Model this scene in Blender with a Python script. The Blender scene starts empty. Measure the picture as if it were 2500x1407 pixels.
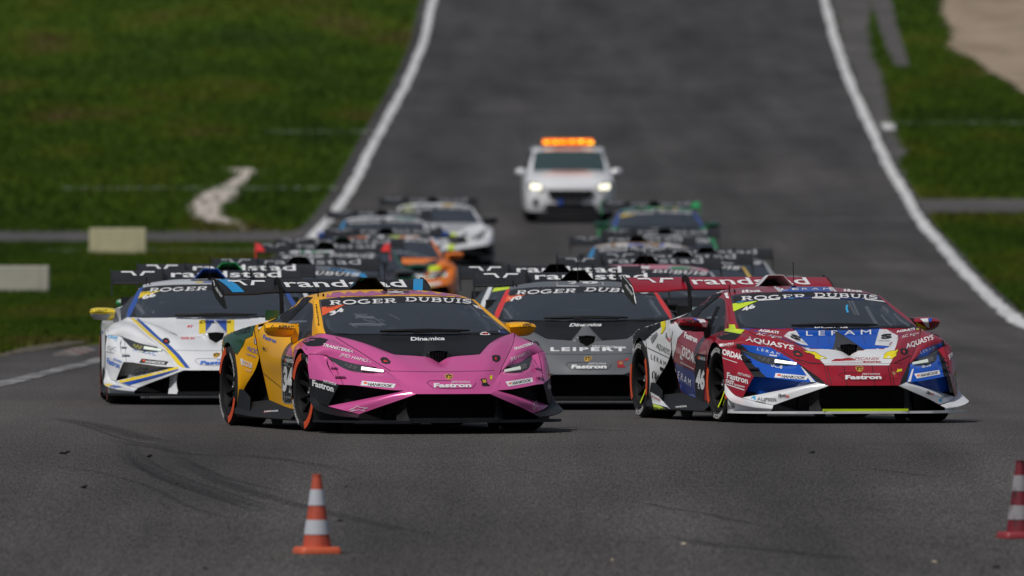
import bpy, bmesh, math, random
import numpy as np
from mathutils import Vector, Matrix
from mathutils.bvhtree import BVHTree

# ------------------------------------------------------------------ camera, sky, sun, exposure
SC = bpy.context.scene
F = 39000.0          # focal length in pixels of the 2500 px wide photograph
CX, YH, HC = 1250.0, 380.0, 2.2
cam_d = bpy.data.cameras.new('camera'); cam = bpy.data.objects.new('camera', cam_d)
SC.collection.objects.link(cam); SC.camera = cam
cam.location = (0, 0, HC); cam.rotation_euler = (math.radians(90), 0, 0)
cam_d.sensor_width = 36; cam_d.lens = F / 2500 * 36
cam_d.shift_y = -(703.5 - YH) / 2500
cam_d.clip_start = 1; cam_d.clip_end = 9000
cam_d.dof.use_dof = True; cam_d.dof.focus_distance = 128.5; cam_d.dof.aperture_fstop = 5.6

SUN_EL, SUN_AZ = 56.0, 222.0      # azimuth clockwise from +Y
world = bpy.data.worlds.new('World'); SC.world = world; world.use_nodes = True
wn = world.node_tree; wn.nodes.clear()
sky = wn.nodes.new('ShaderNodeTexSky'); sky.sky_type = 'NISHITA'; sky.sun_disc = False
sky.sun_elevation = math.radians(SUN_EL); sky.sun_rotation = math.radians(SUN_AZ)
sky.dust_density = 3.5; sky.air_density = 1.0; sky.ozone_density = 1.0
bg = wn.nodes.new('ShaderNodeBackground'); bg.inputs['Strength'].default_value = 0.062
wo = wn.nodes.new('ShaderNodeOutputWorld')
# broken high cloud over the blue
_tc = wn.nodes.new('ShaderNodeTexCoord'); _mp = wn.nodes.new('ShaderNodeMapping'); _mp.inputs['Scale'].default_value = (1, 1, 2.5)
_nz = wn.nodes.new('ShaderNodeTexNoise'); _nz.inputs['Scale'].default_value = 2.1; _nz.inputs['Detail'].default_value = 9
_rp = wn.nodes.new('ShaderNodeMapRange'); _rp.inputs[1].default_value = .36; _rp.inputs[2].default_value = .60; _rp.inputs[3].default_value = .35; _rp.inputs[4].default_value = 1.0
_mx = wn.nodes.new('ShaderNodeMix'); _mx.data_type = 'RGBA'; _mx.inputs[7].default_value = (3.7, 4.3, 5.5, 1)
wn.links.new(_tc.outputs['Generated'], _mp.inputs[0]); wn.links.new(_mp.outputs[0], _nz.inputs['Vector']); wn.links.new(_nz.outputs['Fac'], _rp.inputs[0])
wn.links.new(_rp.outputs[0], _mx.inputs[0]); wn.links.new(sky.outputs[0], _mx.inputs[6]); wn.links.new(_mx.outputs[2], bg.inputs[0]); wn.links.new(bg.outputs[0], wo.inputs[0])
sun_d = bpy.data.lights.new('sun', 'SUN'); sun = bpy.data.objects.new('sun', sun_d); SC.collection.objects.link(sun)
sun_d.energy = 4.5; sun_d.angle = math.radians(2.5); sun_d.color = (1.0, 0.965, 0.91)
_az, _el = math.radians(SUN_AZ), math.radians(SUN_EL)
_ts = Vector((math.sin(_az) * math.cos(_el), math.cos(_az) * math.cos(_el), math.sin(_el)))
sun.rotation_euler = _ts.to_track_quat('Z', 'Y').to_euler()
SC.view_settings.view_transform = 'Standard'; SC.view_settings.look = 'None'
SC.view_settings.exposure = -0.74; SC.view_settings.gamma = 1.0
SC.view_settings.use_curve_mapping = False
SC.render.engine = 'CYCLES'; SC.cycles.max_bounces = 6; SC.cycles.transparent_max_bounces = 8
SC.render.film_transparent = False

rnd = random.Random(7)
COL = SC.collection

# ------------------------------------------------------------------ helpers: objects and materials
def link(o, parent=None):
    COL.objects.link(o)
    if parent is not None: o.parent = parent
    return o

def tag(o, label=None, cat=None, group=None, kind=None):
    if label: o['label'] = label
    if cat: o['category'] = cat
    if group: o['group'] = group
    if kind: o['kind'] = kind
    return o

def node_mat(name):
    m = bpy.data.materials.new(name); m.use_nodes = True
    nt = m.node_tree; nt.nodes.clear()
    out = nt.nodes.new('ShaderNodeOutputMaterial'); p = nt.nodes.new('ShaderNodeBsdfPrincipled')
    nt.links.new(p.outputs[0], out.inputs[0])
    return m, nt, p

MATS = {}
def paint(name, col, rough=0.32, metal=0.0, coat=0.5, dirt=0.12, scale=6.0, spec=0.5):
    """vehicle paint or wrap with faint uneven grime"""
    if name in MATS: return MATS[name]
    m, nt, p = node_mat(name)
    tc = nt.nodes.new('ShaderNodeTexCoord')
    nz = nt.nodes.new('ShaderNodeTexNoise'); nz.inputs['Scale'].default_value = scale; nz.inputs['Detail'].default_value = 8
    nz.inputs['Roughness'].default_value = 0.65
    nt.links.new(tc.outputs['Object'], nz.inputs['Vector'])
    rp = nt.nodes.new('ShaderNodeMapRange'); rp.inputs[1].default_value = 0.35; rp.inputs[2].default_value = 0.75
    rp.inputs[3].default_value = 0.0; rp.inputs[4].default_value = dirt
    nt.links.new(nz.outputs['Fac'], rp.inputs[0])
    mx = nt.nodes.new('ShaderNodeMix'); mx.data_type = 'RGBA'
    mx.inputs[6].default_value = (*col, 1); mx.inputs[7].default_value = (0.10, 0.095, 0.09, 1)
    nt.links.new(rp.outputs[0], mx.inputs[0]); nt.links.new(mx.outputs[2], p.inputs['Base Color'])
    r2 = nt.nodes.new('ShaderNodeMapRange'); r2.inputs[3].default_value = rough * 0.85; r2.inputs[4].default_value = rough * 1.35
    nt.links.new(nz.outputs['Fac'], r2.inputs[0]); nt.links.new(r2.outputs[0], p.inputs['Roughness'])
    p.inputs['Metallic'].default_value = metal; p.inputs['Coat Weight'].default_value = coat
    p.inputs['Coat Roughness'].default_value = 0.12; p.inputs['Specular IOR Level'].default_value = spec
    MATS[name] = m; return m

def flat(name, col, rough=0.5, emit=0.0, spec=0.4):
    if name in MATS: return MATS[name]
    m, nt, p = node_mat(name)
    tc = nt.nodes.new('ShaderNodeTexCoord'); nz = nt.nodes.new('ShaderNodeTexNoise')
    nz.inputs['Scale'].default_value = 40; nz.inputs['Detail'].default_value = 4
    nt.links.new(tc.outputs['Object'], nz.inputs['Vector'])
    mx = nt.nodes.new('ShaderNodeMix'); mx.data_type = 'RGBA'; mx.inputs[0].default_value = 0.2
    c2 = tuple(min(1, c * 0.72) for c in col)
    nt.links.new(nz.outputs['Fac'], mx.inputs[0])
    mx.inputs[6].default_value = (*[min(1, c * 1.12) for c in col], 1); mx.inputs[7].default_value = (*c2, 1)
    nt.links.new(mx.outputs[2], p.inputs['Base Color'])
    p.inputs['Roughness'].default_value = rough; p.inputs['Specular IOR Level'].default_value = spec
    if emit:
        p.inputs['Emission Color'].default_value = (*col, 1); p.inputs['Emission Strength'].default_value = emit
    MATS[name] = m; return m

def glass_mat(name, clear=0.35, tint=(0.35, 0.38, 0.42), rough=0.06, base=(0.03, 0.033, 0.038)):
    if name in MATS: return MATS[name]
    m, nt, p = node_mat(name)
    p.inputs['Base Color'].default_value = (*base, 1); p.inputs['Roughness'].default_value = rough
    p.inputs['Specular IOR Level'].default_value = 0.5
    tr = nt.nodes.new('ShaderNodeBsdfTransparent'); tr.inputs[0].default_value = (*tint, 1)
    ms = nt.nodes.new('ShaderNodeMixShader'); ms.inputs[0].default_value = 1 - clear
    out = [n for n in nt.nodes if n.type == 'OUTPUT_MATERIAL'][0]
    nt.links.new(tr.outputs[0], ms.inputs[1]); nt.links.new(p.outputs[0], ms.inputs[2]); nt.links.new(ms.outputs[0], out.inputs[0])
    tc = nt.nodes.new('ShaderNodeTexCoord'); nz = nt.nodes.new('ShaderNodeTexNoise')
    nz.inputs['Scale'].default_value = 3; nz.inputs['Detail'].default_value = 6
    nt.links.new(tc.outputs['Object'], nz.inputs['Vector'])
    r2 = nt.nodes.new('ShaderNodeMapRange'); r2.inputs[1].default_value = .35; r2.inputs[2].default_value = .7
    r2.inputs[3].default_value = rough; r2.inputs[4].default_value = rough + 0.22
    nt.links.new(nz.outputs['Fac'], r2.inputs[0]); nt.links.new(r2.outputs[0], p.inputs['Roughness'])
    MATS[name] = m; return m

def carbon(name='carbon_fibre'):
    if name in MATS: return MATS[name]
    m, nt, p = node_mat(name)
    tc = nt.nodes.new('ShaderNodeTexCoord'); w = nt.nodes.new('ShaderNodeTexWave')
    w.bands_direction = 'DIAGONAL'; w.inputs['Scale'].default_value = 38
    nt.links.new(tc.outputs['Object'], w.inputs['Vector'])
    mx = nt.nodes.new('ShaderNodeMix'); mx.data_type = 'RGBA'
    mx.inputs[6].default_value = (0.005, 0.005, 0.006, 1); mx.inputs[7].default_value = (0.016, 0.017, 0.019, 1)
    nt.links.new(w.outputs['Fac'], mx.inputs[0]); nt.links.new(mx.outputs[2], p.inputs['Base Color'])
    p.inputs['Roughness'].default_value = 0.45; p.inputs['Specular IOR Level'].default_value = 0.3
    MATS[name] = m; return m

def mesh_from(name, V, Fc, smooth=True):
    me = bpy.data.meshes.new(name); me.from_pydata([tuple(v) for v in V], [], [tuple(f) for f in Fc]); me.update()
    if smooth:
        me.polygons.foreach_set('use_smooth', [True] * len(me.polygons))
    return me

def bm_mesh(name, bm, smooth=False, angle=None):
    me = bpy.data.meshes.new(name); bm.to_mesh(me); bm.free()
    if smooth: me.polygons.foreach_set('use_smooth', [True] * len(me.polygons))
    return me

# ------------------------------------------------------------------ the ground's height along the track
_ZN = [(-50, -.75), (20, -.72), (60, -.60), (80, -.46), (100, -.300), (115, -.155), (128, -.005), (134, -.012), (144.5, -.042), (166, -.07), (195, -.125),
       (215, -.135), (240, -.09), (265, .04), (287, .213), (310, .45), (336, .80), (350, 1.14), (375, 1.86),
       (398, 2.60), (425, 3.42), (452, 4.28), (485, 5.6), (514, 7.05), (560, 9.0), (640, 11.5), (800, 13.5), (1200, 14), (4000, 14)]
YL = sorted(set([-50, -20, 0, 20, 40] + list(range(60, 130, 2)) + list(range(130, 420, 2)) + list(range(420, 600, 4)) + list(range(600, 801, 20)) + [900, 1200, 2000, 4000]))
def _cubic(y):
    P = _ZN
    if y <= P[0][0]: return P[0][1]
    for i in range(len(P) - 1):
        if P[i][0] <= y <= P[i + 1][0]: break
    def sl(k):
        if k <= 0 or k >= len(P) - 1: return 0.0
        a = (P[k][1] - P[k - 1][1]) / (P[k][0] - P[k - 1][0]); b = (P[k + 1][1] - P[k][1]) / (P[k + 1][0] - P[k][0])
        return (a + b) / 2
    x0, z0 = P[i]; x1, z1 = P[i + 1]; h = x1 - x0; t = (y - x0) / h
    m0, m1 = sl(i) * h, sl(i + 1) * h
    return (2*t**3 - 3*t*t + 1) * z0 + (t**3 - 2*t*t + t) * m0 + (-2*t**3 + 3*t*t) * z1 + (t**3 - t*t) * m1
ZL = [_cubic(y) for y in YL]
def zg(y): return float(np.interp(y, YL, ZL))
_DD = np.arange(80, 560, 0.5)
_VV = np.array([YH + (HC - zg(d)) * F / d for d in _DD])
def v2d(v):
    """distance at which the ground shows at photo row v"""
    return float(np.interp(-v, -_VV, _DD))
def G(u, v):
    d = v2d(v); return Vector(((u - CX) * d / F, d, zg(d)))
# ------------------------------------------------------------------ smooth patches through measured points
def cr(P, n):
    """Catmull-Rom through control rows P (k x ... array), n steps per span"""
    P = np.asarray(P, float); k = len(P)
    if k == 2 or n == 1:
        out = []
        for i in range(k - 1):
            for j in range(n): out.append(P[i] + (P[i + 1] - P[i]) * j / n)
        out.append(P[-1]); return np.array(out)
    out = []
    for i in range(k - 1):
        p0 = P[i - 1] if i > 0 else 2 * P[0] - P[1]
        p1, p2 = P[i], P[i + 1]
        p3 = P[i + 2] if i + 2 < k else 2 * P[-1] - P[-2]
        for j in range(n):
            t = j / n
            out.append(0.5 * ((2 * p1) + (-p0 + p2) * t + (2 * p0 - 5 * p1 + 4 * p2 - p3) * t * t + (-p0 + 3 * p1 - 3 * p2 + p3) * t ** 3))
    out.append(P[-1]); return np.array(out)

class Mesh:
    def __init__(s): s.V = []; s.F = []
    def add(s, V, Fc):
        o = len(s.V); s.V += [tuple(map(float, v)) for v in V]; s.F += [tuple(o + i for i in f) for f in Fc]; return s
    def patch(s, rows, n=4, mirror=False, both=False, thick=0.0):
        A = np.array(rows, float)
        A = cr(A, n); A = np.transpose(cr(np.transpose(A, (1, 0, 2)), n), (1, 0, 2))
        R, C = A.shape[:2]
        for sgn in ([1, -1] if both else ([-1] if mirror else [1])):
            V = A.reshape(-1, 3).copy(); V[:, 0] *= sgn
            Fc = []
            for i in range(R - 1):
                for j in range(C - 1):
                    q = (i * C + j, i * C + j + 1, (i + 1) * C + j + 1, (i + 1) * C + j)
                    Fc.append(q if sgn > 0 else q[::-1])
            s.add(V, Fc)
        return s
    def box(s, c, d, rot=None):
        c = Vector(c); V = []
        for x in (-.5, .5):
            for y in (-.5, .5):
                for z in (-.5, .5):
                    v = Vector((x * d[0], y * d[1], z * d[2]))
                    if rot is not None: v = rot @ v
                    V.append(c + v)
        s.add(V, [(0, 1, 3, 2), (4, 6, 7, 5), (0, 4, 5, 1), (2, 3, 7, 6), (0, 2, 6, 4), (1, 5, 7, 3)]); return s
    def tube(s, pts, r, n=8):
        pts = [Vector(p) for p in pts]; rings = []
        for i, p in enumerate(pts):
            d = (pts[min(i + 1, len(pts) - 1)] - pts[max(i - 1, 0)]).normalized()
            a = d.cross(Vector((0, 0, 1)));
            if a.length < 1e-3: a = Vector((1, 0, 0))
            a.normalize(); b = d.cross(a)
            rr = r[i] if isinstance(r, (list, tuple)) else r
            rings.append([p + rr * (math.cos(k * 2 * math.pi / n) * a + math.sin(k * 2 * math.pi / n) * b) for k in range(n)])
        V = [v for g in rings for v in g]; Fc = []
        for i in range(len(rings) - 1):
            for k in range(n):
                Fc.append((i * n + k, i * n + (k + 1) % n, (i + 1) * n + (k + 1) % n, (i + 1) * n + k))
        Fc.append(tuple(range(n))[::-1]); Fc.append(tuple((len(rings) - 1) * n + k for k in range(n)))
        s.add(V, Fc); return s
    def lathe(s, prof, n=48, axis='x', c=(0, 0, 0), close=False):
        """prof: (axis coord, radius)"""
        V = []; Fc = []; m = len(prof)
        for k in range(n):
            a = 2 * math.pi * k / n
            for (t, r) in prof:
                if axis == 'x': V.append((c[0] + t, c[1] + r * math.cos(a), c[2] + r * math.sin(a)))
                else: V.append((c[0] + r * math.cos(a), c[1] + r * math.sin(a), c[2] + t))
        for k in range(n):
            k2 = (k + 1) % n
            for j in range(m - 1):
                Fc.append((k * m + j, k2 * m + j, k2 * m + j + 1, k * m + j + 1))
        s.add(V, Fc); return s
    def prism(s, poly, thick, frame):
        """2D polygon extruded: frame(u,v,w) -> xyz ; w in 0..thick"""
        n = len(poly)
        V = [frame(u, v, 0) for u, v in poly] + [frame(u, v, thick) for u, v in poly]
        Fc = [tuple(range(n))[::-1], tuple(range(n, 2 * n))] + [(i, (i + 1) % n, n + (i + 1) % n, n + i) for i in range(n)]
        s.add(V, Fc); return s
    def build(s, name, smooth=True, weld=False, solid=0.0, split=35):
        me = bpy.data.meshes.new(name); me.from_pydata(s.V, [], s.F); me.update()
        bm = bmesh.new(); bm.from_mesh(me)
        bmesh.ops.remove_doubles(bm, verts=bm.verts, dist=0.0015)
        bmesh.ops.recalc_face_normals(bm, faces=bm.faces)
        if solid:
            bmesh.ops.solidify(bm, geom=bm.faces[:], thickness=solid)
        for f in bm.faces: f.smooth = smooth
        if smooth:
            lim = math.radians(split)
            for e in bm.edges:
                if len(e.link_faces) == 2 and e.calc_face_angle(0) > lim: e.smooth = False
        bm.to_mesh(me); bm.free(); return me

# ------------------------------------------------------------------ race car, local frame: x to the viewer's right, y to the rear, z up,
# origin on the ground under the front axle
PM = {}      # part key -> mesh
def M(key, mesh): PM[key] = mesh

hoodL = [
 [(0,-1.13,.312),(.08,-1.13,.312),(.16,-1.125,.312),(.235,-1.115,.312),(.303,-1.10,.312)],
 [(0,-1.05,.400),(.10,-1.045,.402),(.19,-1.03,.404),(.275,-1.0,.400),(.352,-.99,.375)],
 [(0,-.90,.480),(.12,-.89,.485),(.24,-.87,.495),(.34,-.85,.495),(.415,-.875,.437)],
 [(0,-.74,.530),(.12,-.73,.550),(.27,-.71,.569),(.40,-.69,.576),(.492,-.72,.512)],
 [(0,-.62,.552),(.10,-.605,.598),(.33,-.57,.616),(.46,-.53,.636),(.575,-.53,.585)]]
wing = [
 [(.347,-.565,.617),(.46,-.53,.636),(.575,-.53,.585)],
 [(.43,-.40,.662),(.535,-.37,.685),(.635,-.38,.641)],
 [(.51,-.25,.702),(.60,-.24,.722),(.683,-.25,.686)],
 [(.64,-.06,.748),(.70,-.05,.757),(.745,-.06,.742)],
 [(.765,.07,.775),(.78,.075,.779),(.79,.08,.778)]]
M('hood', Mesh().patch(hoodL, 5, both=True).patch(wing, 4, both=True).build('hood'))
cowl = [
 [(0,-.53,.600),(.17,-.56,.590),(.347,-.57,.600)],
 [(0,-.53,.628),(.17,-.555,.618),(.347,-.56,.622)],
 [(0,-.38,.690),(.22,-.37,.686),(.43,-.40,.664)],
 [(0,-.22,.738),(.26,-.20,.735),(.51,-.25,.703)],
 [(0,-.13,.765),(.38,-.09,.765),(.64,-.06,.748)],
 [(0,-.115,.776),(.40,-.065,.776),(.765,.07,.776)]]
M('cowl_panel', Mesh().patch(cowl, 4, both=True).build('cowl_panel'))
# dark recess under the cowl lip
M('hood_vent', Mesh().patch([[(0,-.62,.54),(.17,-.60,.578),(.35,-.57,.61)],[(0,-.40,.52),(.17,-.40,.53),(.35,-.40,.55)],[(0,-.40,.66),(.2,-.40,.65),(.4,-.40,.64)]], 2, both=True).build('hood_vent'))
sp = Mesh()
sp.patch([[(0,-.20,.752),(.012,-.20,.748)],[(0,-.36,.708),(.045,-.36,.70)],[(0,-.52,.668),(.085,-.53,.648)],[(0,-.60,.650),(.075,-.60,.642)]], 3, both=True)
sp.patch([[(.012,-.20,.748),(.03,-.20,.735)],[(.045,-.36,.70),(.08,-.36,.678)],[(.085,-.53,.648),(.135,-.54,.612)],[(.075,-.60,.642),(.125,-.60,.600)]], 3, both=True)
sp.patch([[(.075,-.60,.642),(.125,-.60,.600)],[(.066,-.605,.60),(.072,-.61,.585)],[(.040,-.615,.548),(.045,-.62,.545)]], 2, both=True)
M('hood_intake', sp.build('hood_intake'))
gr = Mesh().patch([[(-.07,-.585,.64),(.07,-.585,.64)],[(-.035,-.595,.55),(.035,-.595,.55)]], 1)
for k in range(-2, 3): gr.box((k * .022, -.598, .597), (.005, .01, .08))
M('intake_mesh', gr.build('intake_mesh', smooth=False))

ws = [
 [(0,-.115,.777),(.40,-.065,.777),(.62,.0,.777),(.765,.08,.778)],
 [(0,.17,.885),(.39,.21,.882),(.62,.27,.868),(.735,.31,.842)],
 [(0,.46,.985),(.375,.50,.979),(.59,.565,.960),(.684,.61,.940)],
 [(0,.75,1.072),(.35,.79,1.067),(.55,.84,1.054),(.636,.875,1.040)]]
M('windshield', Mesh().patch(ws, 6, both=True).build('windshield'))
roof = [
 [(0,.75,1.073),(.35,.79,1.068),(.55,.84,1.055),(.636,.875,1.041)],
 [(0,1.1,1.108),(.35,1.12,1.100),(.54,1.16,1.084),(.624,1.2,1.066)],
 [(0,1.5,1.118),(.33,1.5,1.110),(.52,1.55,1.080),(.60,1.6,1.052)],
 [(0,1.95,1.09),(.32,1.95,1.08),(.48,1.95,1.045),(.57,1.95,1.005)]]
M('roof', Mesh().patch(roof, 5, both=True).build('roof'))
ec = [[(0,1.95,1.09),(.32,1.95,1.08),(.48,1.95,1.045),(.57,1.95,1.005)],
 [(0,2.4,1.0),(.3,2.4,.99),(.43,2.35,.97),(.52,2.3,.95)],
 [(0,3.0,.90),(.28,3.0,.90),(.40,3.0,.885),(.46,3.0,.87)],
 [(0,3.42,.85),(.28,3.42,.845),(.4,3.4,.83),(.45,3.4,.82)]]
M('engine_cover', Mesh().patch(ec, 3, both=True).build('engine_cover'))
# roof scoop: arched duct with an open black mouth
scp = Mesh(); prof = [(-.155,.0),(-.115,.038),(-.075,.082),(-.055,.092),(.055,.092),(.075,.082),(.115,.038),(.155,.0)]
rows = []
for y, k, zb in ((1.84,1.0,1.118),(1.90,1.05,1.110),(2.1,.95,1.080),(2.5,.6,.985)):
    rows.append([(x * k, y, zb + z * k) for x, z in prof])
scp.patch(rows, 2); M('roof_scoop', scp.build('roof_scoop', solid=.006))
M('scoop_mouth', Mesh().prism([(x * .90, 1.09 + z * .90) for x, z in prof], .02, lambda u, v, w: (u, 2.08 + w, v)).build('scoop_mouth', smooth=False))

pil = [[(.755,.08,.778),(.792,.20,.779),(.797,.42,.757)],
 [(.722,.31,.844),(.774,.38,.852),(.765,.56,.832)],
 [(.668,.61,.943),(.722,.66,.946),(.705,.78,.927)],
 [(.622,.875,1.044),(.668,.92,1.038),(.664,.98,1.004)]]
rail = [[(.636,.875,1.041),(.664,.98,1.004)],[(.624,1.2,1.066),(.648,1.3,1.022)],[(.60,1.6,1.052),(.66,1.6,.985)],[(.57,1.95,1.005),(.71,1.85,.91)]]
win = [[(.797,.42,.757),(.765,.56,.832),(.705,.78,.927),(.664,.98,1.004),(.648,1.3,1.022),(.66,1.6,.985),(.71,1.85,.91)],
 [(.80,.43,.757),(.805,.66,.775),(.775,.86,.86),(.755,1.05,.89),(.755,1.35,.92),(.76,1.65,.92),(.78,1.88,.87)],
 [(.80,.43,.757),(.832,.72,.722),(.834,.90,.735),(.833,1.1,.772),(.832,1.35,.808),(.828,1.62,.838),(.83,1.90,.85)]]
fend = [
 [(.475,-.78,.488)]*4,
 [(.492,-.72,.512),(.53,-.69,.531),(.56,-.66,.535),(.585,-.625,.525)],
 [(.575,-.53,.585),(.62,-.52,.600),(.66,-.50,.596),(.705,-.49,.556)],
 [(.635,-.38,.641),(.70,-.37,.657),(.78,-.34,.648),(.843,-.283,.604)],
 [(.683,-.25,.686),(.77,-.23,.706),(.87,-.21,.690),(.975,-.20,.610)],
 [(.745,-.06,.742),(.82,-.04,.738),(.91,-.03,.718),(.985,-.02,.660)],
 [(.79,.08,.778),(.85,.12,.742),(.92,.13,.718),(.985,.13,.650)],
 [(.80,.42,.757),(.86,.42,.732),(.92,.42,.690),(.955,.42,.630)]]
fback = [[(.985,.13,.650),(.975,.27,.65),(.955,.42,.630)],
 [(.987,.24,.565),(.975,.32,.56),(.952,.42,.54)],
 [(.987,.315,.43),(.972,.36,.43),(.947,.42,.43)],
 [(.985,.335,.30),(.965,.37,.30),(.942,.42,.30)],
 [(.975,.31,.165),(.955,.37,.165),(.935,.42,.165)]]
face1 = [[(.843,-.283,.600),(.91,-.25,.622),(.975,-.20,.610)],
 [(.862,-.42,.52),(.93,-.34,.55),(.990,-.265,.515)],
 [(.835,-.70,.383),(.925,-.50,.41),(.990,-.315,.425)]]
strip = [[(.835,-.30,.592),(.843,-.283,.600)],[(.805,-.53,.49),(.856,-.47,.50)],[(.756,-.81,.380),(.835,-.70,.383)]]
cheek = [[(.475,-.78,.488),(.59,-.725,.474),(.745,-.57,.500),(.835,-.30,.588)],
 [(.445,-.88,.437),(.56,-.84,.440),(.700,-.70,.462),(.805,-.53,.490)],
 [(.382,-1.03,.339),(.50,-.985,.345),(.63,-.91,.362),(.756,-.81,.380)]]
ridge = [[(.475,-.78,.488),(.475,-.78,.488)],[(.415,-.875,.437),(.445,-.88,.437)],[(.352,-.99,.375),(.412,-.955,.388)],[(.303,-1.10,.312),(.382,-1.03,.339)]]
blade = [[(.303,-1.10,.312),(.345,-1.065,.326),(.382,-1.03,.339)],
 [(.43,-1.045,.262),(.49,-1.0,.300),(.54,-.92,.299)],
 [(.58,-.965,.205),(.66,-.91,.242),(.73,-.77,.252)],
 [(.712,-.87,.151),(.82,-.76,.180),(.904,-.60,.210)]]
fast = [[(.835,-.70,.383),(.925,-.50,.41),(.990,-.315,.425)],
 [(.87,-.655,.30),(.94,-.50,.32),(.992,-.335,.34)],
 [(.904,-.60,.210),(.955,-.50,.235),(.990,-.345,.28)]]
dive = [[(.992,-.345,.32),(.955,-.50,.235),(.904,-.60,.205),(.80,-.77,.170),(.712,-.87,.148)],
 [(.996,-.36,.28),(.982,-.53,.212),(.945,-.67,.182),(.835,-.82,.153),(.728,-.92,.137)],
 [(1.0,-.37,.25),(1.012,-.56,.198),(.992,-.72,.170),(.88,-.87,.138),(.745,-.97,.125)]]
_old = [
 [(1.035,-.33,.24),(1.00,-.53,.195),(.94,-.68,.175),(.83,-.83,.150),(.73,-.93,.135)],
 [(1.065,-.30,.185),(1.045,-.52,.165),(.985,-.70,.150),(.87,-.87,.135),(.745,-.97,.125)]]
door = [[(.797,.42,.757),(.832,.72,.722),(.834,.90,.735),(.833,1.1,.772),(.832,1.35,.808),(.828,1.62,.838),(.83,1.90,.85)],
 [(.92,.42,.690),(.905,.75,.668),(.90,.92,.672),(.895,1.1,.69),(.888,1.35,.71),(.885,1.62,.735),(.895,1.92,.77)],
 [(.955,.42,.600),(.945,.75,.565),(.94,.92,.56),(.93,1.1,.555),(.92,1.35,.555),(.905,1.62,.56),(.897,1.88,.585)],
 [(.945,.42,.430),(.93,.75,.41),(.922,.92,.405),(.91,1.1,.40),(.895,1.35,.39),(.882,1.58,.385),(.875,1.79,.39)],
 [(.935,.42,.165),(.927,.75,.178),(.92,.92,.185),(.905,1.1,.195),(.89,1.3,.205),(.878,1.48,.212),(.868,1.65,.220)]]
rf1 = [[(.897,1.90,.70),(.945,2.15,.70),(.98,2.45,.70)],
 [(.897,1.88,.585),(.94,2.12,.58),(.987,2.36,.57)],
 [(.912,1.98,.46),(.95,2.15,.45),(.987,2.285,.44)],
 [(.945,2.22,.31),(.965,2.25,.31),(.987,2.27,.31)],
 [(.955,2.30,.18),(.968,2.305,.18),(.985,2.31,.18)]]
rf2 = [[(.895,1.93,.83),(.92,2.2,.81),(.95,2.5,.775),(.955,2.8,.745),(.915,3.1,.715),(.84,3.42,.69)],
 [(.897,1.91,.77),(.935,2.17,.765),(.968,2.47,.745),(.972,2.8,.725),(.93,3.1,.68),(.85,3.42,.65)],
 [(.897,1.90,.70),(.945,2.15,.70),(.98,2.45,.70),(.982,2.8,.68),(.935,3.1,.58),(.85,3.42,.55)]]
rf3 = [[(.98,2.45,.70),(.984,2.62,.695),(.982,2.8,.68),(.935,3.1,.58)],[(.987,2.40,.595),(.990,2.62,.682),(.985,2.84,.60),(.955,2.97,.45)]]
quart = [[(.57,1.95,1.005),(.52,2.3,.95),(.48,2.6,.92),(.46,3.0,.87),(.45,3.4,.82)],
 [(.71,1.88,.905),(.71,2.25,.86),(.72,2.6,.825),(.72,3.0,.78),(.70,3.41,.75)],
 [(.895,1.93,.83),(.92,2.2,.81),(.95,2.5,.775),(.935,2.95,.73),(.84,3.42,.69)]]
shut = [[(.71,1.85,.91),(.83,1.90,.85)],[(.71,1.88,.905),(.895,1.93,.83)]]
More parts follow.
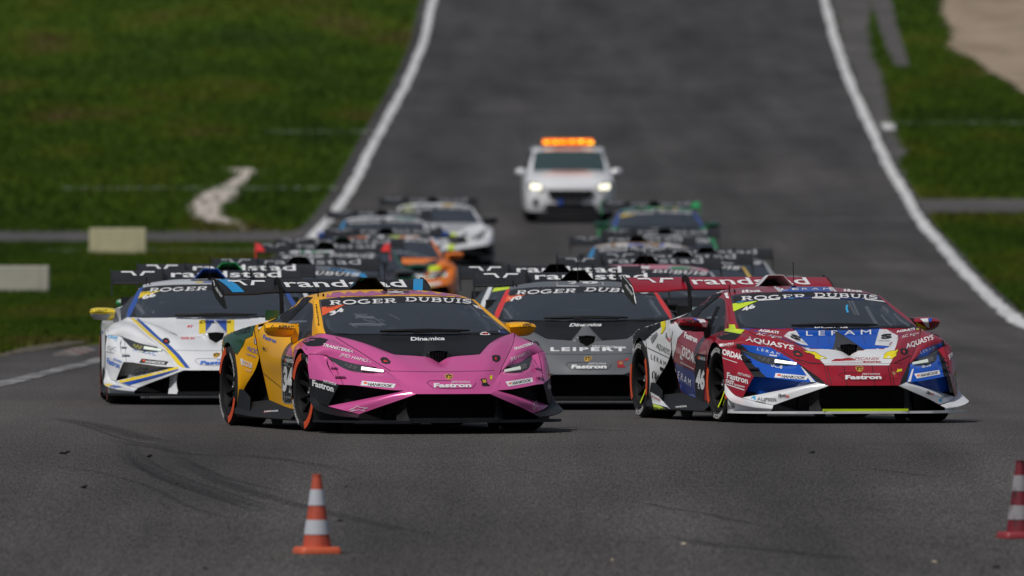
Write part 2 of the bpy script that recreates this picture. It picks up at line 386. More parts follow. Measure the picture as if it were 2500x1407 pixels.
for sd, mir in (('L', False), ('R', True)):
    P = lambda *ps, **k: [None for _ in ps]
    def mk(key, patches, n=4, name=None, solid=0.0):
        m = Mesh()
        for p in patches: m.patch(p, n, mirror=mir)
        M(key + sd, m.build(name or key, solid=solid))
    mk('front_fender', [fend, fback], 5)
    mk('bumper_corner', [face1], 5)
    mk('vent_strip', [strip], 4)
    for fk, t in (('0', .34), ('1', .68)):
        fins = Mesh()
        a = Vector((.835,-.30,.592)).lerp(Vector((.756,-.81,.380)), t); b = Vector((.85,-.30,.598)).lerp(Vector((.835,-.70,.383)), t)
        a += Vector((.0, -.02, .01)); b += Vector((.01, -.02, .01))
        V = [a, b, b + Vector((.01, -.035, -.010)), a + Vector((.005, -.035, -.010)), a + Vector((0,0,-.014)), b + Vector((0,0,-.014))]
        if mir: V = [Vector((-v.x, v.y, v.z)) for v in V]
        fins.add(V, [(0,1,2,3),(3,2,5,4),(0,3,4),(1,5,2)])
        M('vent_fin' + fk + sd, fins.build('vent_fin', smooth=False))
    mk('bumper_cheek', [cheek, ], 5)
    mk('nose_ridge', [ridge], 4)
    mk('lower_blade', [blade], 4, solid=.012)
    mk('bumper_side_panel', [fast], 4)
    mk('dive_plane', [dive], 4, solid=.006)
    mk('a_pillar', [pil, rail], 4)
    mk('side_window', [win], 4)
    mk('door', [door], 4)
    mk('rear_fender', [rf1, rf2, rf3, quart, shut], 4)
    g = -1 if mir else 1
    # headlight: dark lens box behind a slanted opening, with a light bar and round reflectors
    hl = Mesh(); 
    tip, c_, b_, top = (.475,-.775,.487), (.58,-.735,.478), (.742,-.56,.510), (.84,-.285,.595)
    hl.patch([[(.475,-.782,.489),(.585,-.63,.526),(.705,-.495,.555),(.842,-.288,.602)],[(.50,-.76,.482),(.60,-.69,.497),(.71,-.55,.526),(.835,-.33,.585)],[(.478,-.776,.484),(.588,-.73,.470),(.742,-.575,.497),(.836,-.31,.588)]], 3, mirror=mir)
    M('headlight' + sd, hl.build('headlight'))
    lb = Mesh(); a = Vector((.495,-.782,.496)); b = Vector((.650,-.675,.5215)); 
    dn = Vector((0.004, -.012, -.021)); nn = Vector((.0, -.012, .004))
    V = [a + nn, b + nn, b + dn * 1.15 + nn, a + dn * .8 + nn]
    V += [v - nn * 1.5 for v in V]
    if mir: V = [Vector((-v.x, v.y, v.z)) for v in V]
    lb.add(V, [(0,1,2,3),(4,7,6,5),(0,4,5,1),(1,5,6,2),(2,6,7,3),(3,7,4,0)])
    M('light_bar' + sd, lb.build('light_bar', smooth=False))
    ll = Mesh()
    for (x, y, z) in ((.675,-.60,.520),(.705,-.575,.527),(.735,-.53,.533),(.69,-.615,.508),(.72,-.585,.514)):
        ll.tube([(g*x, y-.004, z), (g*x, y+.02, z)], .012, 8)
    M('light_lens' + sd, ll.build('light_lens'))
    # side intake: dark tunnel wall inside the triangular opening
    si = Mesh().patch([[(.895,1.90,.60),(.80,2.0,.60),(.84,2.36,.60)],[(.865,1.79,.39),(.78,1.95,.39),(.86,2.36,.39)],[(.86,1.62,.20),(.77,1.9,.20),(.88,2.36,.20)]], 2, mirror=mir)
    si.patch([[(.878,1.48,.21),(.955,2.32,.19)],[(.70,1.48,.20),(.70,2.32,.19)]], 1, mirror=mir)
    M('side_intake' + sd, si.build('side_intake'))
    # black blade in front of the rear arch
    ib = Mesh().patch([[(.90,1.89,.52),(.905,1.93,.55)],[(.925,2.05,.39),(.93,2.07,.42)],[(.952,2.26,.25),(.955,2.28,.28)],[(.97,2.34,.13),(.985,2.32,.13)]], 2, mirror=mir)
    sk = Mesh()
    sk.patch([[(.90,.36,.165),(.93,.75,.180),(.915,1.1,.20),(.885,1.45,.215),(.865,1.66,.225)],
              [(.965,.36,.115),(.975,.75,.12),(.97,1.2,.125),(.97,1.7,.13),(.975,2.30,.175)],
              [(.97,.36,.078),(.985,.75,.078),(.985,1.2,.078),(.985,1.7,.078),(.98,2.32,.078)],
              [(.70,.36,.070),(.70,.75,.070),(.70,1.2,.070),(.70,1.7,.070),(.70,2.32,.070)]], 3, mirror=mir)
    sk.patch([[(.955,1.95,.24),(.975,2.12,.30),(.98,2.31,.30)],[(.985,1.85,.12),(.988,2.1,.12),(.988,2.31,.12)]], 3, mirror=mir)
    M('side_skirt' + sd, sk.build('side_skirt'))
    # mirror housing on its stalk
    mi = Mesh()
    m_top = [[(0.889,0.800,0.852),(0.962,0.800,0.860),(1.057,0.810,0.860),(1.107,0.800,0.850)],[(0.887,0.700,0.843),(0.962,0.690,0.852),(1.057,0.695,0.852),(1.115,0.720,0.841)],[(0.889,0.630,0.819),(0.962,0.620,0.824),(1.057,0.635,0.826),(1.119,0.680,0.819)]]
    m_front = [[(0.889,0.630,0.819),(0.962,0.620,0.824),(1.057,0.635,0.826),(1.119,0.680,0.819)],[(0.898,0.660,0.775),(0.962,0.650,0.775),(1.048,0.660,0.778),(1.104,0.700,0.780)],[(0.911,0.710,0.744),(0.962,0.700,0.744),(1.040,0.710,0.748),(1.079,0.730,0.756)]]
    m_bot = [[(0.911,0.710,0.744),(0.962,0.700,0.744),(1.040,0.710,0.748),(1.079,0.730,0.756)],[(0.902,0.820,0.756),(0.962,0.820,0.754),(1.040,0.820,0.759),(1.083,0.810,0.766)]]
    m_end = [[(1.107,0.800,0.850),(1.115,0.720,0.841),(1.119,0.680,0.819)],[(1.104,0.810,0.798),(1.113,0.750,0.798),(1.104,0.700,0.780)],[(1.083,0.810,0.766),(1.083,0.770,0.759),(1.079,0.730,0.756)]]
    m_back = [[(0.889,0.800,0.852),(0.962,0.800,0.860),(1.057,0.810,0.860),(1.107,0.800,0.850)],[(0.902,0.820,0.756),(0.962,0.820,0.754),(1.040,0.820,0.759),(1.083,0.810,0.766)]]
    for q in (m_top, m_front, m_bot, m_end, m_back): mi.patch(q, 3, mirror=mir)
    M('mirror' + sd, mi.build('mirror'))
    ms = Mesh()
    ms.patch([[(.845,.70,.85),(.845,.80,.85)],[(.872,.70,.79),(.872,.80,.79)],[(.885,.69,.73),(.89,.79,.73)],[(.875,.70,.66),(.88,.76,.66)]], 2, mirror=mir)
    ms.patch([[(.845,.70,.85),(.90,.70,.85)],[(.845,.69,.79),(.915,.69,.79)],[(.855,.68,.73),(.905,.68,.73)],[(.865,.69,.66),(.88,.70,.66)]], 2, mirror=mir)
    M('mirror_stalk' + sd, ms.build('mirror_stalk', solid=.008))
    # small engine intake plate
    M('intake_plate' + sd, Mesh().box((g*.76, 2.02, .905), (.110, .02, .085)).build('intake_plate', smooth=False))
    # lower bumper wall and mouth strut
    lw = Mesh().patch([[(.97,-.36,.30),(.90,-.60,.19),(.74,-.90,.14)],[(.97,-.36,.085),(.90,-.62,.085),(.74,-.92,.085)]], 2, mirror=mir)
    lw.patch([[(.97,-.36,.42),(.97,-.36,.085)],[(.75,-.36,.42),(.75,-.36,.085)]], 1, mirror=mir)
    M('bumper_wall' + sd, lw.build('bumper_wall'))
    st = Mesh().patch([[(.345,-1.06,.325),(.39,-1.03,.325),(.43,-.97,.325)],[(.365,-1.03,.20),(.395,-1.0,.20),(.425,-.95,.20)],[(.345,-1.07,.095),(.385,-1.05,.095),(.44,-1.0,.095)]], 3, mirror=mir)
    M('mouth_strut' + sd, st.build('mouth_strut'))
    # recess behind the cheek, dark
    rc = Mesh().patch([[(.382,-.99,.35),(.55,-.88,.355),(.70,-.74,.385),(.835,-.60,.385)],[(.382,-.97,.33),(.56,-.84,.29),(.73,-.70,.25),(.90,-.50,.21)]], 3, mirror=mir)
    M('bumper_recess' + sd, rc.build('bumper_recess'))
    # wheel arch liner
    for nm, yc, r, x0 in (('front', 0, .352, .60), ('rear', 2.62, .362, .58)):
        li = Mesh(); V = []; Fc = []
        for k in range(15):
            a = math.radians(-15 + 210 * k / 14)
            for x in (x0, .968): V.append((g * x, yc + r * math.cos(a), .325 + r * math.sin(a)))
        for k in range(14): Fc.append((2*k, 2*k+1, 2*k+3, 2*k+2))
        li.add(V, Fc)
        V = [(g * x0, yc + r * math.cos(math.radians(a)), .325 + r * math.sin(math.radians(a))) for a in range(0, 360, 20)]
        li.add(V, [tuple(range(len(V)))])
        M('arch_liner_' + nm + sd, li.build('arch_liner'))

# splitter
out = [(0,-1.175),(.30,-1.170),(.58,-1.12),(.74,-1.03),(.88,-.90),(.97,-.76),(1.005,-.62),(1.012,-.52),(.97,-.40)]
pts = [(x, y) for x, y in out] + [(.5,-.36)] + [(-.5,-.36)] + [(-x, y) for x, y in out[::-1][:-1]]
M('splitter', Mesh().prism(pts, .018, lambda u, v, w: (u, v, .082 + w)).build('splitter', smooth=False))
fr = [(0,-1.178),(.30,-1.173)]
M('mouth_lip', Mesh().box((0,-1.15,.111),(.72,.03,.020)).build('mouth_lip', smooth=False))
mo = Mesh()
mo.patch([[(-.44,-.80,.34),(.44,-.80,.34)],[(-.50,-.80,.085),(.50,-.80,.085)]], 1)
mo.patch([[(-.92,-.55,.24),(-.50,-.80,.30)],[(-.92,-.55,.085),(-.50,-.80,.085)]], 1)
mo.patch([[(.92,-.55,.24),(.50,-.80,.30)],[(.92,-.55,.085),(.50,-.80,.085)]], 1)
mo.patch([[(-.303,-1.09,.318),(.303,-1.09,.318)],[(-.40,-.80,.36),(.40,-.80,.36)]], 1)
for k in range(9): mo.box((0, -.81, .12 + k * .024), (.66, .01, .004))
M('radiator', mo.build('radiator', smooth=False))
# dark inner chassis: fills the body so nothing shows through gaps
ch = Mesh()
ch.box((0, 1.35, .30), (1.15, 4.1, .44)); ch.box((0, 1.25, .32), (1.62, 1.5, .44)); ch.box((0,-.15,.34),(.9,.5,.2)); ch.box((0, 2.9, .62), (1.4, .95, .24))
ch.box((0, 1.3, .09), (1.5, 4.2, .03))
M('chassis', ch.build('chassis', smooth=False))
rb = Mesh().patch([[(-.84,3.42,.69),(-.45,3.42,.80),(0,3.44,.84),(.45,3.42,.80),(.84,3.42,.69)],[(-.84,3.44,.45)]+[(-.45,3.5,.45),(0,3.52,.45),(.45,3.5,.45)]+[(.84,3.44,.45)],[(-.80,3.35,.18),(-.4,3.4,.16),(0,3.42,.16),(.4,3.4,.16),(.80,3.35,.18)]], 2)
M('rear_bumper', rb.build('rear_bumper'))
# rear wing: a long aerofoil seen from above its nose
prof = [(3.30,1.045),(3.28,1.055),(3.30,1.070),(3.40,1.105),(3.50,1.138),(3.565,1.158),(3.57,1.152),(3.50,1.122),(3.40,1.080),(3.32,1.047)]
rows = []
for x in (-.875,-.60,-.45,0,.45,.60,.875):
    dz = -.018 * min(1, max(0, (abs(x) - .45) / .2))
    rows.append([(x, y - (0.012 if abs(x)>.5 else 0), z + .026 + dz * (1 if z < 1.1 else .2)) for y, z in prof + prof[:1]])
M('rear_wing', Mesh().patch(rows, 2).build('rear_wing'))
for sd, g in (('L', 1), ('R', -1)):
    ep = [(3.20,1.12),(3.26,1.175),(3.34,1.17),(3.50,1.18),(3.62,1.19),(3.63,1.05),(3.60,.95),(3.50,.945),(3.36,.985),(3.24,1.03)]
    ep = [(3.69,1.198),(3.63,1.195),(3.50,1.172),(3.38,1.13),(3.27,1.05),(3.15,.955),(3.20,.945),(3.30,.962),(3.54,1.03),(3.68,1.10)]
    M('endplate' + sd, Mesh().prism(ep, .010, lambda u, v, w: (g * (.876 + w), u, v)).build('endplate', smooth=False))
    nk = [(3.13,.80),(3.16,1.00),(3.20,1.115),(3.28,1.185),(3.38,1.205),(3.46,1.185),(3.47,1.14),(3.40,1.155),(3.32,1.145),(3.27,1.09),(3.25,1.0),(3.24,.80)]
    M('wing_mount' + sd, Mesh().prism(nk, .014, lambda u, v, w: (g * (.40 + w), u, v)).build('wing_mount', smooth=False))
wp = Mesh().tube([(-.36,-.10,.80),(-.2,-.13,.802),(.0,-.14,.804),(.20,-.12,.803),(.38,-.08,.803)], [.012,.016,.018,.014,.008], 6)
wp.tube([(-.10,-.15,.79),(.10,-.155,.796),(.30,-.11,.796)], .009, 6)
M('wiper', wp.build('wiper'))
M('antenna', Mesh().tube([(-.02,1.15,1.10),(-.02,1.18,1.32)], .0035, 5).box((-.02,1.15,1.112),(.03,.04,.02)).build('antenna'))
M('roof_aerial', Mesh().tube([(-.60,1.05,1.02),(-.60,1.06,1.13)], .006, 5).tube([(-.57,1.0,1.03),(-.57,1.0,1.09)], .008, 5).build('roof_aerial'))
# cockpit: cage, dash, seats, harness
cg = Mesh()
for g in (1, -1):
    cg.tube([(g*.66,.25,.60),(g*.66,.45,.84),(g*.57,.93,.99),(g*.55,1.45,1.02),(g*.62,1.55,.5)], .022, 8)
    cg.tube([(g*.62,.62,.5),(g*.40,1.45,1.0)], .018, 8)
cg.tube([(-.57,.93,.99),(.57,.93,.99)], .020, 8); cg.tube([(-.55,1.45,1.02),(.55,1.45,1.02)], .020, 8)
cg.tube([(-.55,1.5,.6),(.55,1.45,1.0)], .018, 8); cg.tube([(.55,1.5,.6),(-.55,1.45,1.0)], .018, 8)
M('roll_cage', cg.build('roll_cage'))
ds = Mesh().patch([[(-.66,.20,.72),(0,.05,.75),(.66,.20,.72)],[(-.66,.50,.70),(0,.42,.74),(.66,.50,.70)],[(-.66,.55,.5),(0,.46,.5),(.66,.55,.5)]], 3)
M('dashboard', ds.build('dashboard'))
for sd, g in (('L', 1), ('R', -1)):
    se = Mesh().patch([[(g*.20,1.15,.42),(g*.36,1.12,.40),(g*.52,1.15,.42)],[(g*.17,1.28,.66),(g*.36,1.32,.66),(g*.55,1.28,.66)],[(g*.20,1.28,.84),(g*.36,1.36,.84),(g*.52,1.28,.84)],[(g*.25,1.27,.95),(g*.36,1.38,.96),(g*.47,1.27,.95)]], 3)
    M('seat' + sd, se.build('seat', solid=.03))
    hn = Mesh()
    for dx in (-.07, .07):
        hn.patch([[(g*(.36+dx)-.025,1.29,.93),(g*(.36+dx)+.025,1.29,.93)],[(g*(.36+dx)-.025,1.20,.74),(g*(.36+dx)+.025,1.20,.74)],[(g*(.36+dx*.3)-.025,1.08,.55),(g*(.36+dx*.3)+.025,1.08,.55)]], 3)
    M('harness' + sd, hn.build('harness', solid=.004))

for sd, g in (('L', 1), ('R', -1)):
    wn_ = Mesh()
    for dx in (0, .05): wn_.patch([[(g*(.50+dx),1.12,.96),(g*(.53+dx),1.12,.96)],[(g*(.545+dx),1.0,.80),(g*(.58+dx),1.0,.80)]], 2)
    M('window_net' + sd, wn_.build('window_net', solid=.004))
# ------------------------------------------------------------------ wheels
def text2d(s, bold=0.0, shear=0.0, wide=1.0, space=1.0):
    """flat text: list of (x, y), faces, width and cap height; built-in font"""
    if 'M' in s: bold = 0.0
    c = bpy.data.curves.new('t', 'FONT'); c.body = s; c.offset = bold; c.shear = shear; c.space_character = space
    c.resolution_u = 3
    o = bpy.data.objects.new('t', c); me = bpy.data.meshes.new_from_object(o)
    V = np.array([v.co[:2] for v in me.vertices]) if len(me.vertices) else np.zeros((0, 2)); Fc = [tuple(p.vertices) for p in me.polygons]
    bpy.data.objects.remove(o); bpy.data.curves.remove(c); bpy.data.meshes.remove(me)
    if len(V): V[:, 0] -= V[:, 0].min(); V[:, 0] *= wide
    return V, Fc, (V[:, 0].max() if len(V) else 0.0)

RT = .325
def tyre_mesh(w, name):
    p = [(-w/2+.02,.232),(-w/2,.245),(-w/2-.006,.275),(-w/2+.004,.305),(-w/2+.03,.322),(-w/4,.3255),(0,.326),(w/4,.3255),(w/2-.03,.322),(w/2-.004,.305),(w/2+.006,.275),(w/2,.245),(w/2-.02,.232)]
    return Mesh().lathe(p, 56).build(name, split=60)
def ring_sector(m, x, r0, r1, a0, a1, n=12, bulge=0.0):
    V = []; Fc = []
    for k in range(n + 1):
        a = math.radians(a0 + (a1 - a0) * k / n)
        for r in (r0, (r0 + r1) / 2, r1):
            b = bulge if r not in (r0, r1) else 0
            V.append((x + b, r * math.cos(a), r * math.sin(a)))
    for k in range(n):
        for j in (0, 1): Fc.append((3*k+j, 3*k+3+j, 3*k+4+j, 3*k+1+j))
    m.add(V, Fc)
W = .29
PM['tyre'] = tyre_mesh(W, 'tyre')
for kk, a in (('tyre_stripe', -62), ('tyre_stripe2', 118)):
    st = Mesh(); ring_sector(st, W/2+.0075, .248, .306, a, a + 62, bulge=.002); PM[kk] = st.build('tyre_stripe')
tv, tf, tw = text2d('HANKOOK', bold=.03, wide=1.0, space=1.05)
for kk, a0 in (('tyre_lettering', 92), ('tyre_lettering2', 272)):
    V = []; tl = Mesh()
    for x, y in tv:
        ang = math.radians(a0 - 4 - x / tw * 54 + (0)); r = .258 + y / .7 * .036
        V.append((W/2 + .0095, r * math.cos(ang), r * math.sin(ang)))
    tl.add(V, tf); PM[kk] = tl.build('tyre_lettering', smooth=False)
rm = Mesh().lathe([(-.13,.232),(-.13,.215),(.10,.205),(.125,.214),(.138,.222),(.145,.234)], 48)
rm.lathe([(.075,.0),(.075,.045),(.05,.06),(-.05,.075)], 20)
for k in range(10):
    a = 2 * math.pi * k / 10
    def fr_(r, t, x):
        return (x, r * math.cos(a) - t * math.sin(a), r * math.sin(a) + t * math.cos(a))
    V = []
    for r, t, x in ((.04,.016,.070),(.13,.011,.090),(.212,.016,.118)):
        V += [fr_(r, -t, x), fr_(r, t, x), fr_(r, t * .8, x - .035), fr_(r, -t * .8, x - .035)]
    Fc = []
    for q in (0, 4):
        Fc += [(q+i, q+(i+1)%4, q+4+(i+1)%4, q+4+i) for i in range(4)]
    rm.add(V, Fc)
PM['rim'] = rm.build('wheel', split=30)
ac = Mesh()
for k in (1, 2, 3):
    a = 2 * math.pi * k / 10
    V = []
    for r, t, x in ((.05,.012,.074),(.13,.009,.0935),(.210,.013,.1215)):
        V += [(x + .0015, r * math.cos(a) - tt * math.sin(a), r * math.sin(a) + tt * math.cos(a)) for tt in (-t, t)]
    ac.add(V, [(0,1,3,2),(2,3,5,4)])
PM['spoke_accent'] = ac.build('spoke_accent', smooth=False)
bd = Mesh().lathe([(-.03,.06),(-.03,.185),(.0,.185),(.0,.06)], 32); bd.box((-.015,-.14,.06),(.07,.07,.14))
PM['brake_disc'] = bd.build('brake_disc', split=30)
PM['wheel_nut'] = Mesh().lathe([(.072,.032),(.10,.030),(.105,.022),(.09,.015),(.09,.0)], 12).build('wheel_nut', split=30)
# ------------------------------------------------------------------ stickers and wrap colours laid onto the body panels
_bvh = {}
def part_bvh(keys):
    keys = tuple(keys)
    if keys not in _bvh:
        V = []; P = []
        for k in keys:
            me = PM[k]; o = len(V); V += [v.co.copy() for v in me.vertices]; P += [[o + i for i in p.vertices] for p in me.polygons]
        _bvh[keys] = BVHTree.FromPolygons(V, P)
    return _bvh[keys]
def LR(*n): return [a + s for a in n for s in 'LR']
NOSE = ['hood', 'cowl_panel', 'hood_intake'] + LR('front_fender', 'bumper_corner', 'vent_strip', 'bumper_cheek', 'nose_ridge', 'lower_blade', 'bumper_side_panel', 'bumper_wall', 'dive_plane')
GLASS = ['windshield']; ROOF = ['roof'] + LR('a_pillar')
SIDE = LR('door', 'rear_fender', 'side_skirt', 'front_fender')
WING = ['rear_wing']; PLATES = LR('endplate'); MIRR = LR('mirror', 'mirror_stalk')
HOOD = ['hood']; COWL = ['cowl_panel']; BODY = NOSE + GLASS + ROOF + SIDE + MIRR
FEND = LR('front_fender'); CHEEK = LR('bumper_cheek'); BLADE = LR('lower_blade'); CORNER = LR('bumper_corner')

class View:
    """aims at a car standing where it stands, so that marks read off the photograph land on its panels"""
    def __init__(s, mat): s.inv = mat.inverted(); s.o = s.inv @ Vector((0, 0, HC)); s.r = s.inv.to_3x3()
    def ray(s, u, v):
        d = s.r @ Vector(((u - CX) / F, 1, -(v - YH) / F)); return s.o, d.normalized()

def to_px(z, pts): return [(z[0] + x * z[2], z[1] + y * z[2]) for x, y in pts]
Z1 = (500, 660, 500/1759); Z2 = (950, 660, 450/1583); Z3 = (1500, 650, 450/1583); Z4 = (1930, 650, 450/1583)
Z5 = (200, 620, 380/1407); Z6 = (1100, 620, 560/2020); Z7 = (500, 450, .3); Z8 = (1230, 310, 700/2402)
Z10 = (680, 780, 280/1407); Z11 = (1880, 680, 460/1798); PX = (0, 0, 1)

def project(view, V, Fc, target, off, jump=.22):
    bv = part_bvh(target); out = []; ok = []
    for u, v in V:
        o, d = view.ray(u, v)
        hit, n, i, dist = bv.ray_cast(o, d, 400)
        if hit is None: out.append(None); ok.append(False); continue
        if n.dot(d) > 0: n = -n
        out.append(hit + n * off * .5 - d * off * .8); ok.append(True)
    # corners just past a panel's rim are pulled back onto the rim
    for f in Fc:
        good = [i for i in f if ok[i]]
        if good and len(good) < len(f):
            for i in f:
                if out[i] is None:
                    o, d = view.ray(*V[i]); t = (out[good[0]] - o).length
                    q, n, k, dist = bv.find_nearest(o + d * t, .05)
                    if q is not None:
                        if n.dot(d) > 0: n = -n
                        out[i] = q + n * off * .5 - d * off * .8
    F2 = []
    for f in Fc:
        if any(out[i] is None for i in f) or not any(ok[i] for i in f): continue
        ys = [out[i].y for i in f]
        if max(ys) - min(ys) > jump: continue
        F2.append(f)
    return out, F2

def mesh_clean(name, V, Fc):
    used = sorted({i for f in Fc for i in f}); mp = {i: k for k, i in enumerate(used)}
    return mesh_from(name, [V[i] for i in used], [tuple(mp[i] for i in f) for f in Fc], smooth=True)

def poly2d(pts, step=7):
    step = min(step, 3.6)
    """polygon in photo pixels, cut into small cells"""
    bm = bmesh.new(); vs = [bm.verts.new((x, y, 0)) for x, y in pts]
    f = bm.faces.new(vs); bmesh.ops.triangulate(bm, faces=[f])
    xs = [p[0] for p in pts]; ys = [p[1] for p in pts]
    for ax, lo, hi in ((0, min(xs), max(xs)), (1, min(ys), max(ys))):
        n = int((hi - lo) / step)
        for k in range(1, n + 1):
            co = [0, 0, 0]; co[ax] = lo + (hi - lo) * k / (n + 1); no = [0, 0, 0]; no[ax] = 1
            bmesh.ops.bisect_plane(bm, geom=bm.verts[:] + bm.edges[:] + bm.faces[:], plane_co=co, plane_no=no)
    bm.verts.index_update()
    V = [(v.co.x, v.co.y) for v in bm.verts]; Fc = [tuple(v.index for v in f.verts) for f in bm.faces]; bm.free()
    return V, Fc

def stroke2d(pts, w, close=False):
    P = [Vector(p) for p in pts]; V = []; Fc = []
    n = len(P)
    for i in range(n):
        a = P[max(i - 1, 0)]; b = P[min(i + 1, n - 1)]; d = (b - a)
        d = d.normalized() if d.length else Vector((1, 0)); nn = Vector((-d.y, d.x))
        ww = (w[i] if isinstance(w, (list, tuple)) else w) / 2
        V += [tuple(P[i] + nn * ww), tuple(P[i] - nn * ww)]
    for i in range(n - 1): Fc.append((2*i, 2*i+1, 2*i+3, 2*i+2))
    return V, Fc
def dense(pts, step=3.5):
    step = min(step, 3.5)
    out = [pts[0]]
    for a, b in zip(pts, pts[1:]):
        L = math.hypot(b[0]-a[0], b[1]-a[1]); k = max(1, int(L / step))
        for j in range(1, k + 1): out.append((a[0] + (b[0]-a[0]) * j / k, a[1] + (b[1]-a[1]) * j / k))
    return out

# wide slab-serif capitals drawn as strokes (x 0..w, y 0..1)
def _arc(cx, cy, rx, ry, a0, a1, n=10): return [(cx + rx * math.cos(math.radians(a0 + (a1-a0)*k/n)), cy + ry * math.sin(math.radians(a0 + (a1-a0)*k/n))) for k in range(n + 1)]
T_, t_ = .24, .13
SERIF = {
 'R': (1.22, [([(.27,.06),(.27,.94)],T_), ([(.02,.93),(.75,.93)],t_), ([(.02,.07),(.50,.07)],t_), (_arc(.72,.71,.27,.21,90,-90),.2), ([(.35,.48),(.75,.48)],t_), ([(.66,.48),(.95,.08)],.2), ([(.85,.07),(1.2,.07)],t_)]),
 'O': (1.40, [(_arc(.70,.5,.58,.43,0,360,24),.2)]),
 'G': (1.38, [(_arc(.68,.5,.57,.43,48,318,20),.2), ([(.78,.42),(1.28,.42)],t_), ([(1.12,.42),(1.12,.12)],T_)]),
 'E': (1.12, [([(.27,.06),(.27,.94)],T_), ([(.02,.93),(1.02,.93)],t_), ([(.02,.07),(1.04,.07)],t_), ([(.3,.51),(.78,.51)],t_), ([(.97,.96),(.97,.68)],t_), ([(.99,.04),(.99,.32)],t_), ([(.76,.64),(.76,.38)],.1)]),
 'D': (1.36, [([(.27,.06),(.27,.94)],T_), ([(.02,.93),(.66,.93)],t_), ([(.02,.07),(.66,.07)],t_), (_arc(.62,.5,.58,.42,90,-90,14),.2)]),
 'U': (1.36, [([(.26,.92),(.26,.38)],T_), (_arc(.66,.40,.40,.33,180,360,12),.18), ([(1.07,.92),(1.07,.38)],.18), ([(.0,.93),(.52,.93)],t_), ([(.84,.93),(1.30,.93)],t_)]),
 'B': (1.22, [([(.27,.06),(.27,.94)],T_), ([(.02,.93),(.75,.93)],t_), ([(.02,.07),(.78,.07)],t_), ([(.3,.52),(.75,.52)],t_), (_arc(.72,.73,.27,.20,90,-90),.2), (_arc(.76,.30,.32,.23,90,-90),.2)]),
 'I': (.62, [([(.29,.06),(.29,.94)],T_), ([(.02,.93),(.56,.93)],t_), ([(.02,.07),(.56,.07)],t_)]),
 'S': (1.10, [(_arc(.52,.72,.37,.21,40,270,12)+_arc(.52,.28,.40,.23,90,-140,12),.2), ([(.92,.97),(.92,.66)],.1), ([(.10,.03),(.10,.34)],.1)]),
 'A': (1.2, [([(.15,.06),(.56,.96)],.11), ([(.56,.96),(1.0,.06)],.2), ([(.0,.05),(.34,.05)],.09), ([(.78,.05),(1.2,.05)],.09), ([(.32,.36),(.84,.36)],.09)]),
 'Q': (1.3, [(_arc(.62,.5,.52,.44,0,360,22),.15), ([(.62,.14),(1.05,-.18)],.14)]),
 'Y': (1.1, [([(.14,.95),(.55,.45)],.18), ([(.98,.95),(.55,.45)],.1), ([(.55,.5),(.55,.05)],.18), ([(.32,.05),(.78,.05)],.09), ([(-.02,.94),(.3,.94)],.09), ([(.8,.94),(1.12,.94)],.09)]),
 ' ': (.55, [])}
def serif2d(s, gap=.10):
    V = []; Fc = []; x = 0
    for ch in s:
        w, st = SERIF[ch]
        for pts, wd in st:
            v, f = stroke2d([(px + x, py) for px, py in pts], wd); o = len(V); V += v; Fc += [tuple(o + i for i in q) for q in f]
        x += w + gap
    return np.array(V), Fc, x - gap, 1.0

class Car:
    def __init__(s, root, mat): s.root = root; s.view = View(mat); s.layer = 0
    def put(s, V, Fc, mat, target, name, off=None):
        s.layer += 1
        off = .0016 + .00003 * s.layer + (.0009 if name == 'lettering' else 0) if off is None else off
        W3, F3 = project(s.view, V, Fc, target, off, .5 if name == 'lettering' else .22)
        if not F3: print('EMPTY', name, s.root.name); return None
        me = mesh_clean(name, W3, F3); me.materials.append(mat)
        return link(bpy.data.objects.new(name, me), s.root)
    def poly(s, z, pts, mat, target=BODY, name='wrap_panel', step=7):
        V, Fc = poly2d(to_px(z, pts), step); return s.put(V, Fc, mat, target, name)
    def line(s, z, pts, w, mat, target=BODY, name='trim_line', smooth=False):
        p = to_px(z, pts)
        if smooth: p = [tuple(q) for q in cr(np.array(p), 6)]
        V, Fc = stroke2d(dense(p, 6), w); return s.put(V, Fc, mat, target, name)
    def text(s, z, txt, a, b, h, mat, target=BODY, bold=.02, shear=0.0, wide=1.0, serif=False, up=None, name='lettering', mid=None, cap=.7, space=1.0):
        """baseline from a to b (zoom coordinates), letter height h in photo pixels"""
        (ax, ay), (bx, by) = to_px(z, [a, b])
        if serif: V, Fc, w, cap = serif2d(txt)
        else: V, Fc, w = text2d(txt, bold, shear, wide, space)
        if not Fc: return
        d = Vector((bx - ax, by - ay)); L = d.length; dn = d / L
        upv = Vector((dn.y, -dn.x)) if up is None else Vector(up).normalized()
        sag = 0
        if mid is not None:
            mx, my = to_px(z, [mid])[0]; base = ay + (by - ay) * (mx - ax) / (bx - ax) if bx != ax else ay; sag = my - base
        out = []
        for x, y in V:
            t = x / w; p = Vector((ax, ay)) + d * t + upv * (y / cap * h)
            out.append((p.x, p.y + sag * 4 * t * (1 - t)))
        return s.put(out, Fc, mat, target, name)
